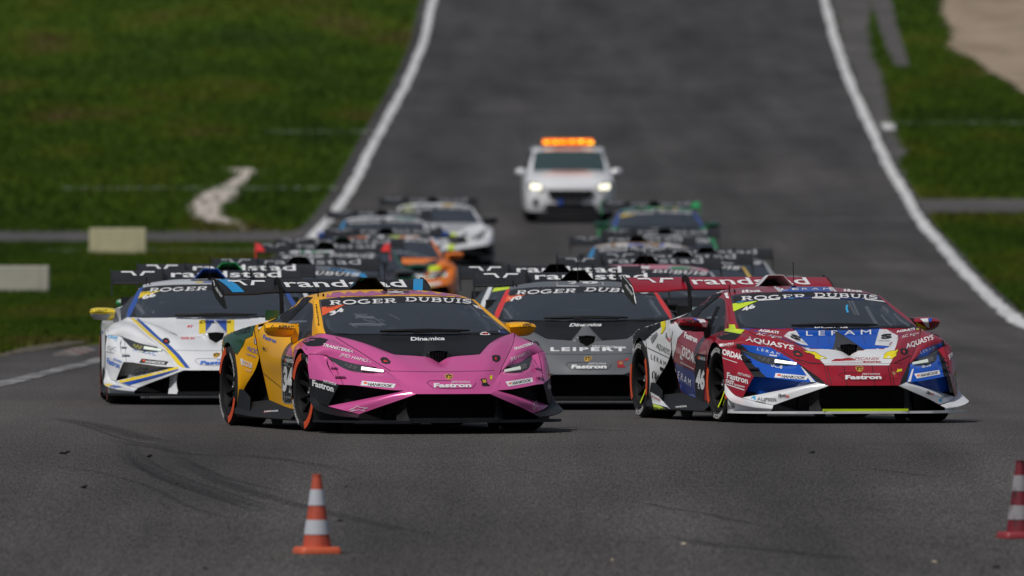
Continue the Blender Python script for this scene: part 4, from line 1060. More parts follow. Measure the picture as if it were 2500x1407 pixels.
share(c34.text(PX, 'Dinamica', (1003,832), (1086,830.5), 8.2, C['iwhite'], COWL + ['hood_intake'], bold=.03, name='lettering'), 'dinamica')
fr_pts = to_px(Z1, [(1030,545),(1090,540),(1400,560),(1759,580)]) + to_px(Z2, [(0,582),(300,590),(700,575),(1060,530),(1030,525),(1000,505),(960,515),(700,532),(300,545),(0,536)]) + to_px(Z1, [(1500,545),(1250,548),(1100,535),(1060,500),(1040,470),(1022,400)])
share(c34.poly(PX, fr_pts, C['gloss_black'], GLASS, 'screen_edge', step=9), 'gloss_black')
# panel gaps
for z, pts in ((Z2, [(1085,535),(1060,640),(1010,750),(960,852)]), (Z10, [(700,215),(830,300),(1000,400),(1200,530),(1380,635)]),
               (Z2, [(1280,705),(1300,696),(1352,692)]), (Z10, [(365,428),(450,425),(605,445)]), (Z10, [(610,450),(680,560),(740,680),(795,798)]),
               (Z2, [(1283,710),(1302,800),(1325,952)]), (Z2, [(0,865),(300,872),(620,870),(900,862)])):
    share(c34.line(z, pts, 1.5 if z is not Z2 or pts[0][1] != 865 else .7, C['gap'], NOSE, 'panel_gap'), 'gap')
for z, pts in ((Z10, [(290,280),(330,250),(400,225),(520,225),(610,248),(570,290),(530,325),(440,332),(350,328)]), (Z2, [(1120,562),(1180,562),(1270,588),(1300,625),(1240,625),(1180,600)])):
    share(c34.poly(z, pts, C['satin'], FEND, 'fender_louvre'), 'louvre')
for z, pts, ar in ((Z1, [(1505,760),(1530,745),(1565,752),(1598,785),(1590,803),(1555,806),(1520,795)], [(1530,780),(1555,768),(1552,775),(1572,782),(1570,790),(1550,783),(1548,790)]),
                   (Z2, [(882,735),(915,727),(950,735),(958,755),(945,782),(918,790),(888,775)], [(912,775),(910,760),(903,760),(915,742),(930,757),(921,760),(922,777)])):
    share(c34.poly(z, pts, C['gloss_black'], HOOD, 'hood_latch'), 'gloss_black')
    share(c34.poly(z, ar, C['ired'], HOOD, 'latch_arrow'), 'ired')
# crest badge
share(c34.poly(Z2, [(478,896),(512,892),(546,896),(545,918),(530,936),(513,940),(495,934),(480,918)], C['igold'], HOOD, 'badge'), 'igold')
share(c34.poly(Z2, [(483,900),(512,897),(541,900),(540,916),(528,931),(513,935),(498,930),(485,916)], C['iblack'], HOOD, 'badge'), 'iblack')
share(c34.poly(Z2, [(495,908),(505,902),(522,904),(532,910),(527,920),(518,918),(512,926),(503,922),(508,914)], C['igold'], HOOD, 'badge'), 'igold')
# oil plate with hinge block
share(c34.poly(Z2, [(783,934),(832,929),(846,975),(865,986),(862,996),(800,995),(795,980),(800,970)], C['iblack'], HOOD, 'tow_plate'), 'towp')
share(c34.poly(Z2, [(800,940),(828,937),(836,965),(806,968)], C['igold'], HOOD, 'tow_plate'), 'tan')
# plate outline around the centre lettering
share(c34.line(Z2, [(325,968),(345,950),(430,948),(535,950)], .9, C['gap'], HOOD, 'plate_outline'), 'gap')
share(c34.line(Z2, [(325,968),(345,985),(375,1008),(520,1018),(715,1012),(735,990),(745,965)], .9, C['gap'], HOOD, 'plate_outline'), 'gap')
share(c34.text(Z2, 'Fastron', (384,1006), (707,1003), 9.5, C['iwhite'], HOOD, bold=.045, name='lettering'), 'fastron')
share(c34.text(Z2, 'PERTAMINA', (535,969), (694,968), 4.4, C['iwhite'], HOOD, bold=.03, shear=.25), 'fastron')
# tyre supplier plates
for z, q, a, b, m in ((Z1, [(1350,950),(1640,978),(1622,1013),(1338,990)], (1398,990), (1612,1007), [(1362,966),(1380,958),(1402,970),(1385,985),(1370,980)]),
                   (Z2, [(1000,958),(1228,923),(1237,960),(1025,1000)], (1058,985), (1222,956), [(1022,975),(1036,965),(1054,962),(1050,978),(1036,984)])):
    share(c34.poly(z, q, C['iwhite'], CHEEK, 'sponsor_plate'), 'hankplate')
    share(c34.text(z, 'HANKOOK', a, b, 6.6, C['iblack'], CHEEK, bold=.03, shear=.3), 'hank')
    share(c34.poly(z, m, C['iorange'], CHEEK, 'sponsor_mark', step=3), 'iorange')
# side panel lettering
share(c34.text(Z10, 'Fastron', (416,812), (676,890), 14.5, C['iwhite'], LR('bumper_side_panel', 'bumper_corner'), bold=.03, up=(.02,-1)), 'sidefast')
share(c34.text(Z10, 'PERTAMINA', (552,775), (708,815), 6.5, C['iwhite'], LR('bumper_side_panel', 'bumper_corner'), bold=.02, shear=.1, up=(.02,-1)), 'sidefast')
share(c34.text(Z2, 'Fast', (1362,1022), (1404,1008), 13, C['iwhite'], LR('bumper_side_panel', 'bumper_corner'), bold=.02, up=(.0,-1)), 'sidefast')
# wing lettering, laid on the wing's upper face
def top_map(V, Fc, name, target=WING):
    bv = part_bvh(target); out = []
    for x, y in V:
        h = bv.ray_cast(Vector((x, y, 2)), Vector((0, 0, -1)), 3)
        out.append(h[0] + Vector((0, -.001, .004)) if h[0] is not None else Vector((x, y, 1.1)))
    me = mesh_from(name, out, Fc); me.materials.append(None); return me
tv, tf, tw = text2d('randstad', bold=.012)
RAND = top_map([(-.33 + x / tw * 1.02, 3.365 + y / .72 * .175) for x, y in tv], tf, 'wing_lettering')
hv = []; hf = []
for g in (-1, 1):
    v, f = stroke2d([(g*.155, 1.0), (g*.055, 1.0), (g*.035, .93), (g*.018, .55)], [.06]*4)
    v = []; 
    P_ = [(g*.155,1.0),(g*.05,1.0),(g*.012,.25),(g*.042,.25),(g*.066,.78),(g*.155,.78)]
    o = len(hv); hv += [(-.635 + x, 3.365 + y * .16) for x, y in P_]; hf += [(o, o+1, o+4, o+5), (o+1, o+2, o+3, o+4)]
LOGO = top_map(hv, hf, 'wing_logo')
def wing_marks(c, mat='iwhite'):
    for nm, me in (('wing_lettering', RAND), ('wing_logo', LOGO)): obj_mat(nm, me, C[mat], c.made['rear_wing'])
def wing_band(c, x0, x1, mat):
    V = []; Fc = []; n = 6; ys = np.linspace(3.285, 3.56, 10)
    for i in range(n + 1):
        for y in ys: V.append((x0 + (x1 - x0) * i / n + (y - 3.28) * (-.25 if x0 < 0 else .25) , y))
    for i in range(n):
        for j in range(9): Fc.append((i*10+j, i*10+j+1, i*10+j+11, i*10+j+10))
    V = [(max(-.868, min(.868, x)), y) for x, y in V]
    me = top_map(V, Fc, 'wing_band'); obj_mat('wing_band', me, C[mat], c.made['rear_wing'])
def share_to(c, skip=(), **over):
    for nm, me, ck in SH:
        if nm in skip: continue
        ck = over.get(ck, ck)
        if ck is None: continue
        ck = dict(dinamica='iwhite', louvre='satin', towp='idred', fastron='iwhite', hankplate='iwhite', hank='iblack', sidefast='iwhite').get(ck, ck)
        obj_mat(nm, me, C[ck], c.root)
wing_marks(c34); wing_band(c34, -.80, -.70, 'cyan'); wing_band(c34, .72, .80, 'cyan')
c34.text(Z1, 'macron', (88,152), (140,232), 7, C['iwhite'], PLATES, bold=.03, up=(.8,-.5))
c34.line(Z1, [(72,84),(82,110),(85,135)], 2.2, C['iwhite'], PLATES, 'wing_logo'); 
# roof wrap and black engine intake behind the side window
c34.poly(Z1, [(652,352),(760,262),(850,228),(930,232),(850,250),(800,292),(765,335),(735,395),(712,452),(668,450),(645,400)], C['satin'], ROOF + LR('side_window', 'rear_fender'), 'wrap_panel')
c34.poly(Z1, [(640,362),(700,300),(765,252),(775,262),(715,312),(655,378),(640,430),(630,430)], C['dgreen'], ROOF + LR('side_window', 'rear_fender'), 'wrap_panel')
c34.line(Z1, [(1245,148),(1290,112),(1365,74)], 4, C['cyan'], ['roof_scoop'], 'wrap_stripe')
# roof wrap
c34.poly(Z1, [(1040,235),(1055,200),(1075,222),(1100,192),(1130,212),(1160,186),(1200,205),(1230,183),(1280,200),(1330,180),(1380,197),(1430,178),(1500,192),(1560,176),(1640,186),(1759,172),(1759,215),(1600,205),(1400,222),(1180,242),(1060,258)], C['pink'], ROOF, 'wrap_panel', step=6)
c34.poly(Z2, [(0,178),(60,190),(130,175),(190,192),(250,172),(300,192),(360,180),(420,205),(470,192),(520,215),(580,205),(620,230),(690,240),(600,243),(450,220),(300,208),(150,205),(0,215)], C['pink'], ROOF, 'wrap_panel', step=6)
c34.poly(Z1, [(1508,180),(1620,175),(1759,173),(1759,200),(1640,203),(1520,205)], C['iblack'], ROOF, 'wrap_panel')
c34.poly(Z2, [(-8,172),(100,172),(170,178),(165,200),(60,197),(-8,200)], C['iblack'], ROOF, 'wrap_panel')
c34.poly(Z1, [(1610,183),(1630,177),(1655,177),(1668,184),(1655,190),(1622,190)], C['iwhite'], ROOF, 'skull_emblem', step=3)
c34.line(Z1, [(1570,184),(1640,192),(1712,199)], 1.4, C['iwhite'], ROOF, 'skull_emblem'); c34.line(Z1, [(1570,198),(1640,192),(1712,183)], 1.4, C['iwhite'], ROOF, 'skull_emblem')
c34.poly(Z2, [(380,150),(480,158),(560,172),(640,192),(700,225),(620,205),(540,190),(450,175),(390,168)], C['syellow'], ROOF, 'wrap_panel', step=6)
# windscreen marks
def class_mark(c, z, tri, txt, ta, tb, num, na, nb, mat, h=8.5):
    c.poly(z, tri, C[mat], GLASS, 'class_triangle', step=8)
    c.text(z, txt, ta, tb, 4, C['iblack'], GLASS, bold=.02, wide=1.2)
    c.text(z, num, na, nb, h, C['iwhite'], GLASS, bold=.05, wide=1.2)
class_mark(c34, Z1, [(1003,318),(1205,297),(1010,392)], 'PRO', (1050,327), (1122,318), '34', (1078,390), (1196,352), 'iorange')
c34.poly(Z2, [(715,296),(760,306),(810,325),(848,348),(800,338),(750,325)], C['iwhite'], GLASS, 'race_mark'); c34.text(Z2, 'LST', (762,325), (812,333), 3.5, C['ired'], GLASS)
c34.poly(Z2, [(780,545),(800,532),(830,530),(868,546),(866,556),(830,558),(784,556)], C['iwhite'], ['windshield','cowl_panel'], 'race_mark'); c34.text(Z2, 'CS', (800,553), (850,552), 4, C['ired'], ['windshield','cowl_panel'], bold=.05)
c34.poly(Z2, [(938,518),(1015,540),(955,548)], C['navy'], ['windshield','cowl_panel','hood'], 'flag_mark'); c34.line(Z2, [(940,518),(957,548)], 1.2, C['iwhite'], ['windshield','cowl_panel','hood'], 'flag_mark')
c34.text(Z1, 'Breda', (985,475), (975,390), 4, C['iblack'], ROOF, up=(-1,0)); c34.text(Z1, 'LEVIN', (975,385), (963,295), 4, C['iblack'], ROOF, up=(-1,0))
# streak reflections painted on the screen as pale strokes
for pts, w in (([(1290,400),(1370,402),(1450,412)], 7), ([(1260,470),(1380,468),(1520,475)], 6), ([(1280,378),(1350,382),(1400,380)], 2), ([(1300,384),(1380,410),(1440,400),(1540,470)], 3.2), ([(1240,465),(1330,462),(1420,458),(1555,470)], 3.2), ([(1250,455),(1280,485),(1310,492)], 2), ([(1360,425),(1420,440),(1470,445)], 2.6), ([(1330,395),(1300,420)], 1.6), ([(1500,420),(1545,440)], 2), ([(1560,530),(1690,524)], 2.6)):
    c34.line(Z1, pts, w, C['painted_reflection'], GLASS, 'painted_screen_reflection')
for pts, w in (([(0,380),(45,400),(90,425)], 2), ([(680,300),(740,350),(780,395)], 3), ([(800,390),(880,420),(960,500)], 4), ([(900,430),(950,470),(975,505)], 5)): c34.line(Z2, pts, w, C['painted_reflection'], GLASS, 'painted_screen_reflection')
# nose lettering
c34.text(Z10, 'TRANSTERRA', (545,330), (910,415), 6.8, C['iwhite'], FEND, bold=.03, shear=.3); c34.text(Z10, 'JMD HAMOA', (748,448), (1130,540), 7.8, C['iwhite'], FEND, bold=0, shear=.25)
c34.text(Z2, 'TRANSTERRA', (1076,690), (1238,640), 6.5, C['iwhite'], FEND, bold=.03, shear=.3, up=(-.2,-1)); c34.text(Z2, 'JMD HAMOA', (1045,782), (1212,715), 8, C['iwhite'], FEND, bold=0, up=(-.2,-1))
star = [(1120,545)]
def star_mark(c, z, pts, mat, w=1.2):
    for s in pts: c.line(z, s, w, C[mat], BLADE + LR('bumper_recess') + CHEEK, 'star_emblem')
star_mark(c34, Z10, [[(870,1110),(935,1085),(970,1062),(1000,1082),(1100,1085),(1040,1100),(1060,1128),(990,1108),(880,1130),(935,1100)]], 'iwhite')
star_mark(c34, Z2, [[(1238,1200),(1232,1175),(1245,1150),(1240,1135),(1255,1135),(1268,1118),(1264,1142),(1275,1158),(1258,1165),(1250,1200),(1242,1180)]], 'iwhite')
c34.poly(Z2, [(868,905),(886,905),(884,925),(890,928),(875,942),(860,924),(870,926)], C['iyel'], HOOD, 'tow_arrow', step=4)
# side lettering and wraps
c34.poly(Z1, [(680,728),(757,745),(750,1147),(685,1143),(668,1120),(660,980),(660,800),(668,745)], C['lgrey'], SIDE, 'number_plate'); c34.poly(Z1, [(683,733),(754,749),(747,1141),(689,1137),(673,1117),(665,980),(665,800),(673,750)], C['satin'], SIDE, 'number_plate')
c34.text(Z10, '34', (52,860), (160,885), 55, C['iwhite'], SIDE, bold=.05, up=(.05,-1)); c34.text(Z10, 'HANKOOK', (95,520), (185,540), 9.5, C['iwhite'], SIDE, bold=.02, up=(0,-1)); c34.poly(Z10, [(70,490),(88,465),(93,515),(78,515)], C['iorange'], SIDE, 'sponsor_mark', step=3)
c34.text(Z10, 'CORSA', (78,965), (160,972), 5, C['lgrey'], SIDE, up=(0,-1))
c34.text(Z1, 'SICOOB', (325,812), (407,842), 12, C['iwhite'], SIDE, bold=.03, up=(.1,-1)); c34.poly(Z1, [(305,758),(330,762),(320,826)], C['iwhite'], SIDE, 'sponsor_mark', step=5); c34.text(Z1, 'Norte MT', (352,862), (405,878), 5.5, C['iwhite'], SIDE, up=(.1,-1))
c34.text(Z1, 'MACRO', (365,690), (452,722), 12, C['iblue'], SIDE, bold=.03, shear=.2, up=(.1,-1)); c34.text(Z1, 'Fastron', (500,585), (612,628), 10, C['iblue'], SIDE, bold=.02, up=(.2,-1))
c34.text(Z1, 'The GREAT Auto Sport', (355,722), (440,752), 3.5, C['iblue'], SIDE, up=(.1,-1))
c34.poly(Z1, [(112,690),(115,560),(150,530),(240,515),(400,440),(445,455),(418,520),(412,560),(350,590),(332,640),(300,690),(278,725),(262,660),(235,615),(205,600),(170,630),(135,690)], C['dgreen'], SIDE, 'wrap_panel', step=6)
c34.poly(Z1, [(228,520),(290,480),(375,450),(390,475),(405,500),(395,530),(330,550),(270,560),(245,540)], C['satin'], SIDE, 'wrap_panel', step=6)
c34.poly(Z1, [(118,642),(158,648),(157,694),(116,688)], C['iwhite'], SIDE, 'sponsor_plate'); c34.text(Z1, 'HANKOOK', (121,680), (154,684), 5, C['ired'], SIDE, up=(0,-1))
c34.poly(Z1, [(495,645),(540,658),(535,700),(492,690)], C['yellow'], SIDE, 'door_handle'); c34.poly(Z1, [(499,655),(530,666),(526,694),(497,684)], C['iblack'], SIDE, 'door_handle')
for k, m in enumerate(('navy', 'iwhite', 'ired')): c34.poly(Z1, [(424+k*7,590-k*3),(431+k*7,588-k*3),(436+k*7,634-k*3),(429+k*7,636-k*3)], C[m], SIDE, 'flag_mark')
c34.line(Z1, [(415,450),(430,540),(455,680),(478,800),(505,930),(550,1110)], 1.6, C['gap'], SIDE, 'panel_gap'); c34.line(Z1, [(500,880),(560,930),(660,1010)], 1, C['gap'], SIDE, 'panel_gap')
c34.poly(Z1, [(700,690),(716,650),(730,680),(742,640),(752,700),(752,740),(700,722)], C['pink'], SIDE, 'wrap_panel', step=5)
c34.text(Z1, 'HANKOOK', (515,1222), (635,1215), 4, C['iwhite'], SIDE); c34.line(Z1, [(505,1225),(570,1205)], 1.5, C['ired'], SIDE)
for z, a, b, lo in ((Z1, (630,492), (765,500), (570,490)), (Z2, (1145,484), (1230,470), (1110,495))):
    c34.text(z, 'AGRATI', a, b, 5.5, C['iblack'], MIRR, bold=.03, wide=1.2); c34.line(z, [lo, (lo[0]+16, lo[1]-18), (lo[0]+26, lo[1]+2)], 1.5, C['iblack'], MIRR, 'sponsor_mark')
    c34.line(z, [(a[0], a[1]+9), (b[0]-10, b[1]+9)], 1, C['iblack'], MIRR, 'sponsor_mark')
GRP = 'racing cars in two columns behind the leaders'
# ------------------------------------------------------------------ the red, white and blue car (number 46)
c46 = build_car(132.5, 2.643, 13.3, dict(body='red', cowl='blue', scoop='white', cheek='blue', strip='satin', ridge='satin', blade='white', fast='red', recess='blue',
    dive='white', wall='white', splitter='white', lip='lime', door='red', rear='white', mirror='red', mirror_stalk='satin', wing='red', plate='gloss_black', intake_plate='black',
    hood_intake='mirror_dark', spoke='spoke_lime', skirt='satin'), 'dark red, white and blue race car number 46 with a red rear wing, front right', GRP, steer=3, spin=144)
share_to(c46, dinamica=None, fastron='iwhite', louvre='satin', towp='idred')
wing_marks(c46)
ALLN = NOSE
c46.poly(Z3, [(1160,548),(1200,560),(1583,520),(1583,545),(1470,590),(1500,640),(1583,690),(1583,650)][0:2] + [(1583,540),(1583,545)], C['red'], COWL) if False else None
# red corners of the cowl, then the white V on the nose
c46.poly(Z3, [(980,535),(1545,528),(1470,600),(1560,655),(1583,700),(1450,650),(1200,570)], C['red'], COWL)
c46.poly(Z4, [(770,525),(1160,520),(1130,565),(960,600),(900,670),(850,690),(925,600),(790,545)], C['red'], COWL)
c46.poly(Z11, [(300,615),(675,615),(790,745),(835,705),(865,615),(1160,615),(1215,575),(1225,560),(1205,640),(1195,665),(1175,720),(1165,780),(1135,830),(525,830),(480,780),(400,720),(300,650),(240,610),(150,555),(165,540),(250,590)], C['white'], HOOD, step=6)
c46.poly(Z11, [(132,552),(182,503),(250,500),(285,560),(365,640),(300,630),(240,605)], C['white'], COWL + HOOD, step=6)
c46.poly(Z11, [(1042,486),(1110,486),(1222,548),(1218,565),(1155,648),(1000,636)], C['white'], COWL + HOOD, step=6)
c46.text(Z11, 'S', (190,560), (290,600), 9, C['iblack'], COWL + HOOD, bold=.08, wide=1.3); c46.text(Z11, 'S', (1060,578), (1165,570), 10.5, C['iblack'], COWL + HOOD, bold=.08, wide=1.3)
c46.text(Z11, 'LIGHTING', (240,598), (335,622), 4, C['igrey'], COWL + HOOD); c46.text(Z11, 'LIGHTING', (1032,602), (1140,604), 4, C['igrey'], COWL + HOOD)
c46.text(Z11, 'L E R A M', (345,548), (965,535), 11.5, C['iwhite'], COWL + ['windshield'], bold=.03)
c46.text(Z11, 'Dinamica', (425,473), (742,473), 7, C['iwhite'], GLASS + COWL, bold=.03); c46.text(Z11, 'AUFEER', (500,487), (745,487), 3.5, C['iwhite'], GLASS + COWL, bold=.03)
c46.poly(Z11, [(425,488),(450,476),(480,490)], C['icy'], GLASS + COWL, step=4)
c46.line(Z11, [(455,560),(460,600),(452,636)], 1.2, C['navy'], COWL); c46.line(Z11, [(560,565),(570,636)], 1.2, C['navy'], COWL); c46.line(Z11, [(890,555),(905,630)], 1.2, C['navy'], COWL)
# flame beasts
for pts, eye in (([(312,690),(360,695),(430,700),(480,735),(530,755),(545,768),(500,768),(470,776),(430,762),(425,735),(385,715),(350,708)], [(480,755),(510,752),(515,765),(485,768)]),
            ([(1228,672),(1215,700),(1185,720),(1205,738),(1165,768),(1110,765),(1082,768),(1088,730),(1110,705),(1160,690),(1200,688)], [(1118,746),(1145,742),(1148,755),(1120,762)])):
    c46.poly(Z11, pts, C['iyel'], HOOD, 'flame_emblem', step=5); c46.line(Z11, pts + pts[:1], .9, C['iblack'], HOOD, 'flame_emblem'); c46.poly(Z11, eye, C['iwhite'], HOOD, 'flame_emblem', step=4)
c46.poly(Z11, [(585,785),(625,768),(680,768),(740,758),(800,765),(820,780),(760,782),(600,790)], C['idred'], HOOD, 'sponsor_mark', step=5); c46.line(Z11, [(585,805),(590,790),(800,787),(1060,795),(1062,806),(590,806)], .8, C['idred'], HOOD, 'sponsor_mark')
c46.text(Z11, 'MICANEK', (810,778), (1045,780), 6.5, C['idred'], HOOD, bold=.03, shear=.2); c46.text(Z11, 'BUGGYRA', (890,804), (1058,805), 3.8, C['idred'], HOOD, bold=.04, wide=1.3)
c46.poly(Z11, [(1205,898),(1218,860),(1225,868),(1258,862),(1258,885),(1228,892)], C['iyel'], HOOD, 'tow_arrow', step=5)
for xs in ((520,560),(548,590),(700,740),(975,1000),(1125,1160),(1150,1190)): c46.line(Z11, [(xs[0],832),((xs[0]+xs[1])/2,930),(xs[1],1032)], 1.4, C['satin'], HOOD, 'wrap_stripe')
for pts in ([(255,770),(330,790),(400,808),(480,815)], [(1340,735),(1290,760),(1200,800),(1185,808)]): c46.line(Z11, pts, 1.6, C['satin'], HOOD + FEND, 'wrap_stripe')
c46.text(Z3, 'AQUASYS', (1125,640), (1545,722), 11.5, C['iwhite'], NOSE, serif=False, bold=.02, shear=.15, up=(-.15,-1)); c46.text(Z11, 'AQUASYS', (1300,672), (1560,582), 12, C['iwhite'], NOSE, bold=.02, up=(-.12,-1))
c46.text(Z3, 'AGRATI', (1235,560), (1412,582), 5.5, C['iwhite'], NOSE, bold=.05, shear=.2); c46.text(Z3, 'AC Agro', (1215,590), (1435,622), 6, C['iwhite'], NOSE, bold=0, shear=.3)
c46.text(Z11, 'AGRATI', (1205,520), (1380,492), 5, C['iwhite'], NOSE, bold=.05); c46.text(Z11, 'AC Agro', (1262,572), (1420,530), 6, C['iwhite'], NOSE, bold=0)
c46.poly(Z3, [(1085,672),(1390,705),(1480,752),(1575,832),(1540,838),(1400,800),(1195,762),(1160,738)], C['blue'], FEND, step=6)
c46.poly(Z11, [(1400,760),(1455,680),(1638,612),(1640,690),(1560,705),(1440,770),(1375,818),(1340,815)], C['blue'], FEND, step=6)
c46.poly(Z3, [(1045,665),(1085,670),(1165,740),(1200,765),(1120,715),(1050,712)], C['satin'], FEND, step=6); c46.poly(Z11, [(1635,590),(1655,590),(1675,655),(1640,665)], C['satin'], FEND, step=6)
c46.text(Z3, 'LERAM', (1225,722), (1420,768), 6, C['iwhite'], NOSE, bold=.02, space=1.5); c46.poly(Z3, [(1335,758),(1400,768),(1396,778),(1330,768)], C['iwhite'], FEND, step=6)
c46.text(Z11, 'LERAM', (1440,722), (1572,668), 6.5, C['iwhite'], NOSE, bold=.02, space=1.5); c46.poly(Z11, [(1548,688),(1598,670),(1600,682),(1552,700)], C['iwhite'], FEND, step=6)
c46.text(Z3, 'ONLINE', (1345,862), (1440,882), 6.5, C['iwhite'], CHEEK, bold=.04); c46.text(Z11, 'ONLINE', (1452,855), (1535,835), 6.5, C['iwhite'], CHEEK, bold=.04)
c46.poly(Z11, [(285,830),(345,890),(440,1000),(395,1000),(330,900)], C['white'], CHEEK, step=6); c46.poly(Z11, [(1355,870),(1372,860),(1350,950),(1340,1000),(1310,998)], C['white'], CHEEK, step=6)
c46.text(Z3, 'JORDAK', (908,752), (1100,808), 13, C['iwhite'], NOSE, bold=.04, shear=.1, up=(.02,-1)); c46.line(Z3, [(920,785),(1055,832)], 1.4, C['iwhite'], NOSE)
c46.text(Z3, 'FAST', (957,1000), (1030,1022), 9, C['iwhite'], NOSE, bold=.04, shear=.2, up=(.02,-1)); c46.text(Z3, 'Development', (1030,1025), (1120,1045), 5, C['iwhite'], NOSE, up=(.02,-1)); c46.line(Z3, [(955,1012),(1118,1065)], 2.4, C['iwhite'], NOSE)
c46.text(Z3, 'ENTRY', (935,688), (1030,676), 5.5, C['iwhite'], FEND, bold=.03); c46.poly(Z3, [(898,670),(930,665),(932,690),(905,692)], C['iwhite'], FEND, step=4)
c46.text(Z11, 'JORDAK', (1708,772), (1780,700), 9, C['iwhite'], NOSE, bold=.04, up=(-.3,-1)); c46.text(Z11, 'AG', (1782,1035), (1798,1015), 6, C['iwhite'], NOSE)
c46.text(Z3, 'AUFEER', (1225,1150), (1395,1160), 6.5, C['igrey'], BLADE, bold=.03); c46.text(Z3, 'GROUP', (1215,1170), (1300,1172), 4, C['igrey'], BLADE); c46.poly(Z3, [(1170,1142),(1195,1115),(1212,1120),(1212,1150),(1200,1150),(1195,1130)], C['icy'], BLADE, step=5)
c46.text(Z3, 'ibo', (1410,1125), (1475,1120), 8, C['iblack'], BLADE, bold=.02); c46.text(Z3, 'a', (1470,1128), (1505,1125), 7, C['ired'], BLADE, bold=.02)
c46.text(Z11, 'ib', (1490,1100), (1530,1110), 8, C['iblack'], BLADE, bold=.02); c46.text(Z11, 'o', (1530,1110), (1560,1115), 7, C['ired'], BLADE, bold=.02)
c46.text(Z11, 'AUFEER', (1635,1150), (1720,1120), 7, C['igrey'], BLADE, bold=.03); c46.poly(Z11, [(1608,1175),(1620,1145),(1638,1150),(1640,1180)], C['icy'], BLADE, step=5)
c46.text(Z3, 'Mbak', (945,1225), (1040,1222), 11, C['iblack'], LR('bumper_wall', 'dive_plane', 'bumper_side_panel'), bold=.03)
# roof
c46.poly(Z3, [(1440,205),(1583,185),(1583,215),(1440,222)], C['blue'], ROOF, step=6); c46.poly(Z4, [(-2,182),(320,180),(345,222),(300,218),(-2,222)], C['blue'], ROOF, step=6)
c46.poly(Z3, [(1365,178),(1405,172),(1440,220),(1410,222)], C['white'], ROOF, step=6); c46.poly(Z4, [(325,180),(360,182),(400,220),(345,224)], C['white'], ROOF, step=6)
c46.text(Z3, 'L E', (1430,210), (1583,205), 4.5, C['iwhite'], ROOF, bold=.03); c46.text(Z4, 'E R A M', (20,206), (345,204), 4.5, C['iwhite'], ROOF, bold=.03)
c46.text(Z3, 'iba', (1095,230), (1260,222), 6.5, C['iwhite'], ROOF, bold=.03, wide=1.6); c46.text(Z4, 'iba', (455,218), (620,226), 6, C['iwhite'], ROOF, bold=.03)
c46.poly(Z3, [(860,225),(900,205),(1000,190),(1090,185),(1020,198),(940,215),(880,240)], C['white'], ROOF, step=6)
# banner strip below the name
for k, (a, b, m) in enumerate((((1050,309),(1200,296),'navy'), ((1235,294),(1420,284),'iwhite'), ((1440,283),(1583,275),'navy'))): c46.line(Z3, [a, b], 2.8, C[m], GLASS, 'banner_strip')
for k, (a, b, m) in enumerate((((0,272),(180,273),'navy'), ((185,273),(425,278),'iwhite'), ((430,278),(630,285),'navy'), ((640,285),(860,312),'iwhite'))): c46.line(Z4, [a, b], 2.8, C[m], GLASS, 'banner_strip')
for a, b in (((1060,311),(1110,305)), ((1500,280),(1540,276))): c46.line(Z3, [a, b], 1.2, C['icy'], GLASS)
class_mark(c46, Z3, [(1015,324),(1236,298),(1022,392)], 'AM', (1055,330), (1112,322), '46', (1100,392), (1212,356), 'lime')
c46.poly(Z3, [(985,500),(1035,505),(1045,540),(1120,548),(1085,585),(945,560),(950,540),(985,535)], C['lime'], BODY, step=6); c46.poly(Z4, [(1080,480),(1160,525),(1162,560),(1075,545),(1130,538)], C['lime'], BODY, step=6)
c46.text(Z3, 'LEONARDO', (1000,470), (985,335), 5, C['idred'], ROOF, up=(-1,0)); c46.poly(Z3, [(945,235),(970,228),(985,280),(962,275)], C['iwhite'], ROOF, step=4)
for pts, w in (([(780,215),(810,280),(845,355)], 6), ([(750,215),(770,270),(812,350)], 4), ([(915,270),(960,350),(1020,445)], 8), ([(1070,275),(1110,300),(1130,330)], 7), ([(1180,340),(1240,400),(1330,455)], 6), ([(1060,350),(1100,400),(1160,455)], 4)): c46.line(Z11, pts, w, C['painted_reflection'], GLASS, 'painted_screen_reflection')  # pale strokes painted as reflections on this windscreen
c46.line(Z11, [(735,255),(730,290),(742,328)], 5, C['icy'], GLASS, 'race_mark')
# side
c46.poly(Z3, [(505,820),(560,850),(690,905),(700,1135),(640,1110),(570,1075),(520,930)], C['navy'], SIDE, step=6)
c46.poly(Z3, [(455,470),(520,470),(600,560),(545,620),(530,700),(505,790),(500,800),(490,640)], C['white'], SIDE, step=6)
c46.poly(Z3, [(530,700),(545,650),(600,690),(700,850),(690,905),(600,860),(520,815)], C['red'], SIDE, step=7)
c46.poly(Z3, [(715,748),(788,765),(768,1165),(705,1140),(690,1020),(700,820)], C['satin'], SIDE, 'number_plate')
c46.text(Z3, '46', (700,1035), (775,1055), 42, C['iwhite'], SIDE, bold=.05, up=(.05,-1)); c46.text(Z3, 'HANKOOK', (735,802), (785,812), 8, C['iwhite'], SIDE, bold=.02, up=(0,-1)); c46.poly(Z3, [(716,782),(730,768),(734,800),(720,802)], C['iorange'], SIDE, step=3)
c46.text(Z3, 'L E R A M', (520,940), (655,1035), 17, C['iwhite'], SIDE, bold=.02, up=(.08,-1)); c46.text(Z3, 'JORDAK', (568,758), (700,835), 22, C['iwhite'], SIDE, bold=.04, up=(.12,-1))
c46.line(Z3, [(570,825),(685,885)], 1.6, C['iwhite'], SIDE); c46.poly(Z3, [(568,775),(585,785),(590,805),(570,800)], C['iwhite'], SIDE, step=4)
c46.text(Z3, 'Fastron', (600,610), (712,660), 13, C['iwhite'], SIDE, bold=.04, up=(.15,-1))
